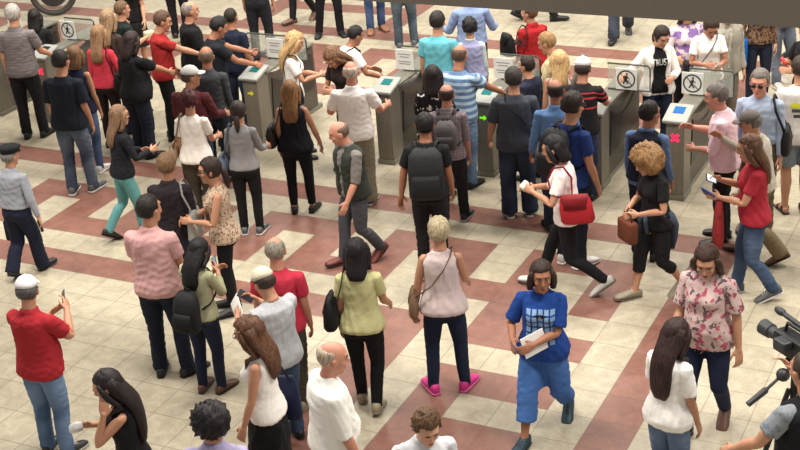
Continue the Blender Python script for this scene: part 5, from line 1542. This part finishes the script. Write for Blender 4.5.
person('brown haired woman in a red tee and jeans holding a blue booklet', (747, 135), -78, foot=296, fem=1, fat=.45, skin='light', hr=('long', (118, 84, 64)), top=('tee', C((190, 50, 66))), legs=('jeans', C((62, 80, 110), 'denim', (86, 104, 134))), shoes=S_GRY,
       pose={'footR': (.09, .14, 0, 5, 0), 'footL': (.09, -.20, .05, 5, -24), 'pel': (0, 0), 'hdown': 16, 'armL': ('to', (-.10, .34, 1.12)), 'armR': ('to', (.06, .34, 1.24))},
       items=[(it_phone, 'blue booklet in the hand of the woman in the red tee', 'L', (38, 58, 124), dict(size=(.12, .17, .02), name='booklet', cat='booklet')), (it_phone, 'smartphone with lit screen held by the woman in the red tee', 'R', (30, 30, 34), dict(screen=(190, 200, 210), lit=True)),
              (it_hand_mesh, 'scarf', 'red patterned scarf hanging from the arm of the woman in the red tee', 'scarf', [('folded_cloth', MB().loft_z([(-.50, .02, .0, .14, .05), (-.42, .02, 0, .17, .06), (-.2, 0, 0, .11, .05), (-.03, 0, 0, .05, .03)], 20), C((150, 44, 46), 'blotch', (96, 34, 42), freq=20))], 'L', dict(off=.0, nn=-.01))])
# ---- crossing the hall
person('man in a peaked cap, grey uniform shirt and navy trousers at the left edge', (8, 146), 24, foot=272, skin='light', hr=('short', (130, 124, 118)), gear=[('flat', (38, 40, 44), (30, 30, 34))], top=('tuckedlong', C((166, 169, 180))), legs=('wide', C((32, 36, 56))), belt=(24, 22, 22), fat=.3,
       pose=walk(.20, .18, 'R', armR=('dn', -4, 18, 14), armL=('dn', 10, 10, 20), hyaw=-10),
       items=[(it_phone, 'black radio in the hand of the man with the peaked cap', 'R', (26, 24, 26), dict(up=False, size=(.06, .16, .03), name='radio', cat='radio')), (it_hand_mesh, 'briefcase', 'dark bag carried at the left edge beside the uniformed man', 'bag', [('bag_body', bag_body((0, 0, -.20), (.10, .34, .28)), C((30, 32, 46))), ('bag_handle', MB().tube([(0, -.07, -.06), (0, -.05, .0), (0, .05, 0), (0, .07, -.06)], .010, 8), C((26, 26, 34)))], 'L', dict(group='handbags and shoulder bags in the crowd'))])
person('woman with long brown hair, dark jacket and turquoise trousers holding a phone', (118, 105), 62, foot=238, fem=1, skin='light', hr=('long', (136, 104, 80)), gear=[('sun',)], top=('long', C((30, 30, 36)), 'jacket'), legs=('slim', C((104, 166, 168))), shoes=S_BLK,
       pose=walk(.16, .24, 'R', armR=('to', (.12, .38, 1.12)), armL=('to', (-.08, .34, 1.08))), items=[(it_phone, 'black smartphone of the woman in turquoise trousers', 'R', (24, 24, 28), {})])
person('short brown haired person in a dark top with a white strap bag', (165, 153), 8, h=1.70, hr=('short', (128, 98, 70)), top=('long', C((46, 38, 44))), legs=('jeans', JD), items=[(it_shoulder, 'white canvas shoulder bag on the dark topped person', (206, 204, 200), 'R', dict(size=(.12, .32, .30), x=.22))])
person('woman in sunglasses and a spotted beige sleeveless blouse', (207, 158), -95, h=1.68, fem=1, skin='light', hr=('tied', (54, 38, 34)), gear=[('sun',)], top=('blouse', C((214, 188, 162), 'spots', (116, 86, 76), freq=46, th=.56)), legs=('leggings', C((24, 23, 27))), pose={'armL': ('to', (-.10, .30, 1.12)), 'armR': ('to', (.06, .32, 1.10)), 'hdown': 8})
person('dark haired man in a pink polo shirt standing with crossed hands', (147, 195), 14, foot=371, fat=.35, hr=('short', (34, 28, 28)), top=('polo', C((228, 178, 178))), legs=('jeans', C((32, 38, 56))), shoes=S_BLK,
       pose={'armR': ('to', (.02, .26, 1.18)), 'armL': ('to', (-.04, .28, 1.16)), 'footR': (.15, .02, 0, 30, 0), 'footL': (.10, .0, 0, 12, 0), 'hyaw': -25})
person('black haired woman with a black backpack looking down at her phone', (201, 238), 28, foot=388, fem=1, fat=.1, hr=('long', (24, 22, 26)), top=('sweater', C((178, 178, 144))), legs=('slim', C((36, 42, 66))), shoes=S_BRN,
       pose={'hdown': 34, 'armR': ('to', (.06, .32, 1.26)), 'armL': ('to', (-.02, .34, 1.24)), 'footR': (.1, .05, 0, 8, 0)},
       items=[(it_backpack, 'soft black backpack hanging low on the woman with the phone', (34, 34, 38), dict(z=1.06, h=.42, w=.27)), (it_phone, 'smartphone held by the black haired backpack woman', 'R', (36, 38, 48), dict(screen=(110, 130, 160)))])
person('man in a cream cap and pale grey tee facing left with raised hands', (259, 268), -40, h=1.64, fat=.3, hr=('short', (60, 48, 42)), gear=[('baseball', (222, 212, 190))], top=('teeloose', C((192, 194, 200))), legs=('jeans', JN), pose={'hdown': 26, 'armL': ('to', (-.16, .34, 1.22)), 'armR': ('to', (.10, .36, 1.28))},
       items=[(it_phone, 'phone held up by the man in the cream cap', 'R', (60, 62, 70), {}), (it_phone, 'folded white leaflet held by the man in the cream cap', 'L', (228, 228, 226), dict(size=(.14, .26, .006), up=False, name='leaflet', cat='paper'))])
person('grey haired man in a raspberry red tee and olive trousers seen from behind', (274, 237), 8, foot=404, fat=.55, skin='pink', hr=('receding', (150, 142, 128)), top=('tee', C((204, 54, 78))), legs=('jeans', C((78, 72, 62))), shoes=('sneaker', (160, 146, 120), (120, 110, 96)), belt=(190, 30, 60))
person('woman in a white tank top and long black skirt with wavy brown hair', (244, 318), -78, h=1.68, fem=1, skin='light', hr=('longwavy', (104, 70, 48), (58, 36, 26)), gear=[('clear',)], top=('tank', C((242, 238, 234))), legs=('sk_long', C((26, 26, 30))), pose={'armL': ('dn', 12, 8, 10), 'armR': ('dn', 6, 8, 18), 'hdown': 14},
       items=[(it_shoulder, 'navy jacket bundle bag at the side of the woman in the long skirt', (34, 44, 78), 'R', dict(size=(.08, .22, .40), z=.88, y=-.10, x=.22))])
person('yellow topped black haired woman with a black bag on her left shoulder', (355, 238), 6, h=1.64, fem=1, fat=.3, hr=('mid', (28, 24, 28)), top=('tee', C((214, 210, 156))), legs=('slim', C((24, 23, 26))), shoes=('sneaker', (150, 136, 112), (120, 108, 92)),
       pose={'footR': (.08, -.10, .02, 5, -10), 'footL': (.08, .12, 0, 5, 0), 'armR': ('dn', 16, 10, 40)}, items=[(it_shoulder, 'large black bag on the yellow topped woman', (26, 26, 30), 'L', dict(size=(.14, .34, .28), z=1.06))])
person('short blonde grey haired woman in a pale sleeveless blouse and bright pink shoes', (438, 217), 4, foot=387, fem=1, fat=.2, skin='light', hr=('pixie', (190, 176, 146), (140, 126, 100)), top=('blouse', C((226, 206, 206))), legs=('slim', C((34, 44, 68))), shoes=('sneaker', (206, 46, 132), (200, 90, 150)),
       pose={'footR': (.15, .03, 0, 24, 0), 'footL': (.14, .0, 0, 22, 0), 'armL': ('dn', 4, 14, 8), 'armR': ('dn', 20, 10, 40)}, items=[(it_shoulder, 'tan cross body bag of the woman in pink shoes', (142, 112, 88), 'L', dict(cross=True, size=(.09, .22, .24), z=.96))])
c = person('woman in a royal blue printed tee and blue cropped trousers walking towards the camera', (541, 262), 204, foot=432, fem=1, fat=.5, skin='tan', hr=('bob', (60, 44, 38)), top=('teeloose', C((36, 76, 160))), legs=('capriwide', C((78, 122, 194))), shoes=('sneaker', (24, 52, 66), (30, 44, 54)),
       pose={'footR': (.10, .30, 0, 5, 4), 'footL': (.12, -.30, .05, 5, -26), 'pel': (0, .0), 'hdown': 8, 'hyaw': 14, 'twist': 10, 'armR': ('to', (.18, .28, 1.04)), 'armL': ('to', (-.02, .32, 1.05))},
       items=[(it_phone, 'smartphone in the hand of the woman in royal blue', 'R', (60, 70, 90), {}), (it_phone, 'white document folder under the arm of the woman in royal blue', 'L', (226, 224, 222), dict(size=(.18, .24, .012), name='folder', cat='folder', off=-.04, up=False))])
sq = []
for a in range(5):
    for b_ in range(6):
        x0 = -.135 + a * .055; z0 = 1.03 + b_ * .056
        sq.append([(x0, z0), (x0 + .040, z0), (x0 + .040, z0 + .042), (x0, z0 + .042)])
decal(c, 'square_print', sq, plain('pale_blue_print', (134, 168, 206), .7), garment('teeloose'), parent=c['obj'])
gl = MB(); gl.ball((-.025, .0, 0), (.024, .006, .018)); gl.ball((.025, 0, 0), (.024, .006, .018)); gl.tube([(-.01, 0, .005), (.01, 0, .005)], .003, 6)
gl.v = [(x, y + .165, z + 1.30) for x, y, z in gl.v]
top_item(c, 'sunglasses', 'dark sunglasses hanging at the neckline of the royal blue tee', 'sunglasses', [('lenses', gl, plain('dark_lens', (18, 16, 18), 0.1), 'chest')])
person('woman in a pink floral blouse and navy jeans looking down to the left', (706, 249), -146, foot=430, fem=1, fat=.55, skin='light', hr=('mid', (66, 44, 36)), top=('teeloose', C((232, 202, 200), 'floral', (186, 92, 112), freq=17, th=.58, col3=(104, 88, 96), th2=.60)), legs=('slim', C((36, 46, 74))), shoes=S_BRN,
       pose={'footL': (.10, -.18, .05, 8, -26), 'footR': (.09, .18, 0, 8, 2), 'pel': (0, 0), 'hdown': 26, 'hyaw': 12, 'hroll': 0, 'armL': ('dn', 2, 16, 12), 'armR': ('dn', 14, 8, 30)})
# ---- nearest the camera
person('man in a white cap and red polo shirt holding up a phone at the left', (25, 276), 24, foot=450, fat=.5, hr=('short', (88, 84, 82)), gear=[('baseball', (232, 228, 232))], top=('polo', C((178, 42, 52))), legs=('jeans', C((80, 104, 140), 'denim', (114, 138, 172))), shoes=S_BK2,
       pose={'armR': ('to', (.12, .34, 1.30)), 'armL': ('to', (-.06, .34, 1.24)), 'hdown': 12, 'hyaw': 24}, items=[(it_phone, 'phone held up by the man in the red polo shirt', 'R', (50, 52, 56), {})])
person('woman with very long dark hair in a black tank top touching her ear', (99, 372), -92, h=1.66, fem=1, skin='light', hr=('verylong', (40, 28, 30), (18, 13, 16)), top=('tank', C((28, 26, 30))), legs=('jeans', BLK), pose={'hdown': 24, 'armL': ('to', (-.15, .13, 1.43), (-.1, .2, -1.0)), 'handL': (.3, -.15, 1), 'armR': ('to', (.08, .30, 1.22))},
       items=[(it_phone, 'clear drink cup held by the woman with very long dark hair', 'R', (204, 204, 206), dict(size=(.075, .075, .11), name='drink_cup', cat='cup')), ])
person('bald man in a white shirt with a round belly at the bottom edge', (334, 341), 68, h=1.74, fat=.75, skin='pink', hr=('ring', (190, 170, 152)), top=('elbow', C((242, 242, 236))), legs=('wide', C((150, 134, 108))), pose={'hdown': 14, 'armR': ('dn', 6, 10, 14), 'hyaw': -12})
person('person with bushy black curls and a lilac collar at the bottom edge', (209, 404), 4, h=1.72, hr=('afro', (34, 28, 32), (14, 11, 13)), top=('polo', C((176, 168, 206))), legs=('jeans', JD))
person('curly brown haired youth in white looking up at the bottom edge', (428, 416), 172, h=1.62, skin='fair', hr=('curlshort', (104, 76, 52), (60, 42, 28)), top=('polo', C((220, 222, 228))), legs=('jeans', JN), pose={'hdown': 24, 'armR': ('to', (.38, .36, 1.38)), 'hyaw': 10},
       items=[(it_hand_mesh, 'selfie_stick', 'thin white rod reaching left from the curly haired youth', 'stick', [('rod', MB().tube([(.0, 0, 0), (.26, .05, -.06), (.55, .10, -.12)], .010, 8), plain('white_plastic', (222, 222, 218), .4))], 'R', dict(off=.06))])
person('long haired girl in a loose white tee in front of the floral blouse', (680, 318), 50, h=1.62, fem=1, hr=('verylong', (60, 38, 36), (32, 20, 20)), top=('teeloose', C((244, 242, 240))), legs=('jeans', C((74, 94, 128), 'denim', (108, 126, 156))), pose={'hdown': 22, 'armL': ('dn', 16, 12, 16), 'armR': ('dn', 8, 8, 10)})
cm = person('camera operator in a black vest with patterned grey sleeves at the right edge', (805, 352), -22, h=1.80, fat=.3, skin='light', hr=('crop', (70, 56, 48)), top=('tee', C((150, 156, 164), 'blotch', (110, 118, 130), freq=26)), over=('vest', C((28, 30, 36))), legs=('jeans', BLK),
       pose={'hdown': 10, 'armL': ('dn', 24, 26, 30), 'armR': ('to', (.16, .36, 1.40))})
# ------------------------------------------------------------------ camera on a tripod, wheel at the top left
def make_camera_rig():
    P = ground(796, 352, 1.42); base = np.array([P[0], P[1], 0])
    blk = plain('black_equipment', (26, 27, 30), .5); blk2 = plain('dark_grey_equipment', (48, 50, 54), .45); lens = plain('lens_glass', (16, 20, 30), .08)
    a = R_(24)        # optical axis turned to the left
    t = empty('video_camera', (base[0], base[1], 1.36), a)
    tag(t, 'black shoulder video camera with microphone at the right edge', 'camera')
    b = MB(); b.box((0, 0, .10), (.13, .36, .16), bev=.02); b.box((0, -.22, .10), (.11, .10, .13), bev=.015); build('camera_body', b, blk, t, smooth=True)
    b = MB(); b.tube([(0, .17, .10), (0, .26, .10), (0, .27, .10), (0, .36, .10)], [.045, .045, .056, .060], 20); L = build('lens', b, blk2, t, smooth=True)
    b = MB(); b.tube([(0, .355, .10), (0, .366, .10)], [.052, .052], 20); build('front_glass', b, lens, L)
    b = MB(); b.tube([(.075, -.02, .22), (.075, .24, .24)], [.020, .020], 14); b.ball((.075, .27, .243), (.030, .06, .030)); build('microphone', b, blk2, t, smooth=True)
    b = MB(); b.tube([(0, -.13, .18), (0, -.12, .25), (0, .10, .25), (0, .12, .18)], .014, 8); build('carry_handle', b, blk, t, smooth=True)
    b = MB(); b.box((-.11, .02, .15), (.08, .12, .07), bev=.012); build('viewfinder', b, blk2, t)
    q = empty('tripod', (base[0], base[1], 0), a + .5)
    tag(q, 'black tripod standing under the video camera at the right edge', 'tripod')
    b = MB(); b.tube([(0, 0, .95), (0, 0, 1.35)], .026, 12); b.box((0, 0, 1.345), (.10, .14, .03), bev=.006); build('pan_head', b, blk, q)
    Rq = rz(-(a + .5))
    b = MB(); b.tube([Rq @ np.array(p) for p in ((-.03, 0, 1.30), (-.22, -.10, 1.20), (-.24, -.11, 1.19), (-.38, -.18, 1.13))], [.012, .012, .026, .022], 10); b.ball(Rq @ np.array((-.10, -.05, 1.27)), (.05, .05, .05)); build('pan_handle', b, blk2, q, smooth=True)
    for k in range(3):
        th = 2 * math.pi * k / 3 + .4; d = np.array([math.cos(th), math.sin(th), 0])
        b = MB(); b.tube([np.array([0, 0, 1.12]) + d * .04, np.array([0, 0, .55]) + d * .24], .020, 8); b.tube([np.array([0, 0, .60]) + d * .22, np.array([0, 0, .03]) + d * .42], .014, 8)
        l = build('leg', b, blk, q); b = MB(); b.ball(np.array([0, 0, .025]) + d * .422, (.025, .025, .025), 8); build('rubber_foot', b, blk2, l)
    b = MB(); b.tube([np.array([0, 0, .55]) + np.array([math.cos(2 * math.pi * k / 3 + .4), math.sin(2 * math.pi * k / 3 + .4), 0]) * .23 for k in (0, 1, 2, 0)], .008, 6); build('spreader', b, blk2, q)
make_camera_rig()

def make_wheel():
    # a large wheel seen nearly face on, cut by the top edge of the view
    g = ground(57, 15.5)
    r = .40
    t = empty('wheel', (g[0], g[1], 0), R_(10))
    tag(t, 'large dark spoked wheel cut by the top edge, beyond the far left gate', 'wheel')
    tyre = plain('dark_rubber', (58, 52, 46), .7); hub = plain('dark_disc', (44, 42, 42), .5); al = plain('wheel_metal', (120, 114, 104), .4, .5)
    def ring(rr, tr, y=0, n=40):
        return [(rr * math.cos(2 * math.pi * k / n), y, r + .02 + rr * math.sin(2 * math.pi * k / n)) for k in range(n + 1)]
    b = MB(); b.tube(ring(r - .03, 0), .045, 10, hint=(0, 1, 0)); build('tyre', b, tyre, t, smooth=True)
    b = MB(); b.tube(ring(r - .085, 0), .014, 8, hint=(0, 1, 0)); build('rim', b, al, t, smooth=True)
    b = MB(); b.tube([(0, .03, r + .02), (0, .02, r + .02), (0, -.02, r + .02), (0, -.03, r + .02)], [.22, .25, .25, .22], 36); build('disc', b, hub, t, smooth=True)
    for k in range(16):
        a = 2 * math.pi * k / 16; b = MB(); b.tube([(.24 * math.cos(a), 0, r + .02 + .24 * math.sin(a)), (.29 * math.cos(a), 0, r + .02 + .29 * math.sin(a))], .003, 6); build('spoke', b, al, t)
make_wheel()
for l_, F_, h_, hd_ in PEOPLE:
    print('P %-46s head %s  at (%.2f, %.2f) h %.2f' % (l_[:46], hd_, F_[0], F_[1], h_))
for i_ in range(len(PEOPLE)):
    for j_ in range(i_):
        d_ = np.linalg.norm(PEOPLE[i_][1] - PEOPLE[j_][1])
        if d_ < .42: print('CLOSE %.2f | %s | %s' % (d_, PEOPLE[i_][0][:40], PEOPLE[j_][0][:40]))
# ------------------------------------------------------------------ light
w = bpy.data.worlds.new('world'); SC.world = w; w.use_nodes = True
bg = w.node_tree.nodes['Background']
bg.inputs['Color'].default_value = (1.0, 0.95, 0.88, 1); bg.inputs['Strength'].default_value = 0.40
def lamp(i, j, z, size, power, col=(1.0, 0.94, 0.84)):
    l = bpy.data.lights.new('ceiling_lamp', 'AREA'); l.shape = 'RECTANGLE'; l.size = size[0]; l.size_y = size[1]
    l.energy = power; l.color = col
    o = bpy.data.objects.new('ceiling_lamp', l); COL.objects.link(o)
    g = grid(i, j); o.location = (g[0], g[1], z); o.rotation_euler = (0, 0, GYAW)
for i in (-24, -8, 8):
    for j in (-2, 14, 30):
        lamp(i, j, 9.0, (3.0, 1.2), 530)
SC.view_settings.view_transform = 'Standard'
SC.view_settings.look = 'None'
SC.view_settings.exposure = 0.22
SC.view_settings.gamma = 1.0
SC.view_settings.use_curve_mapping = False
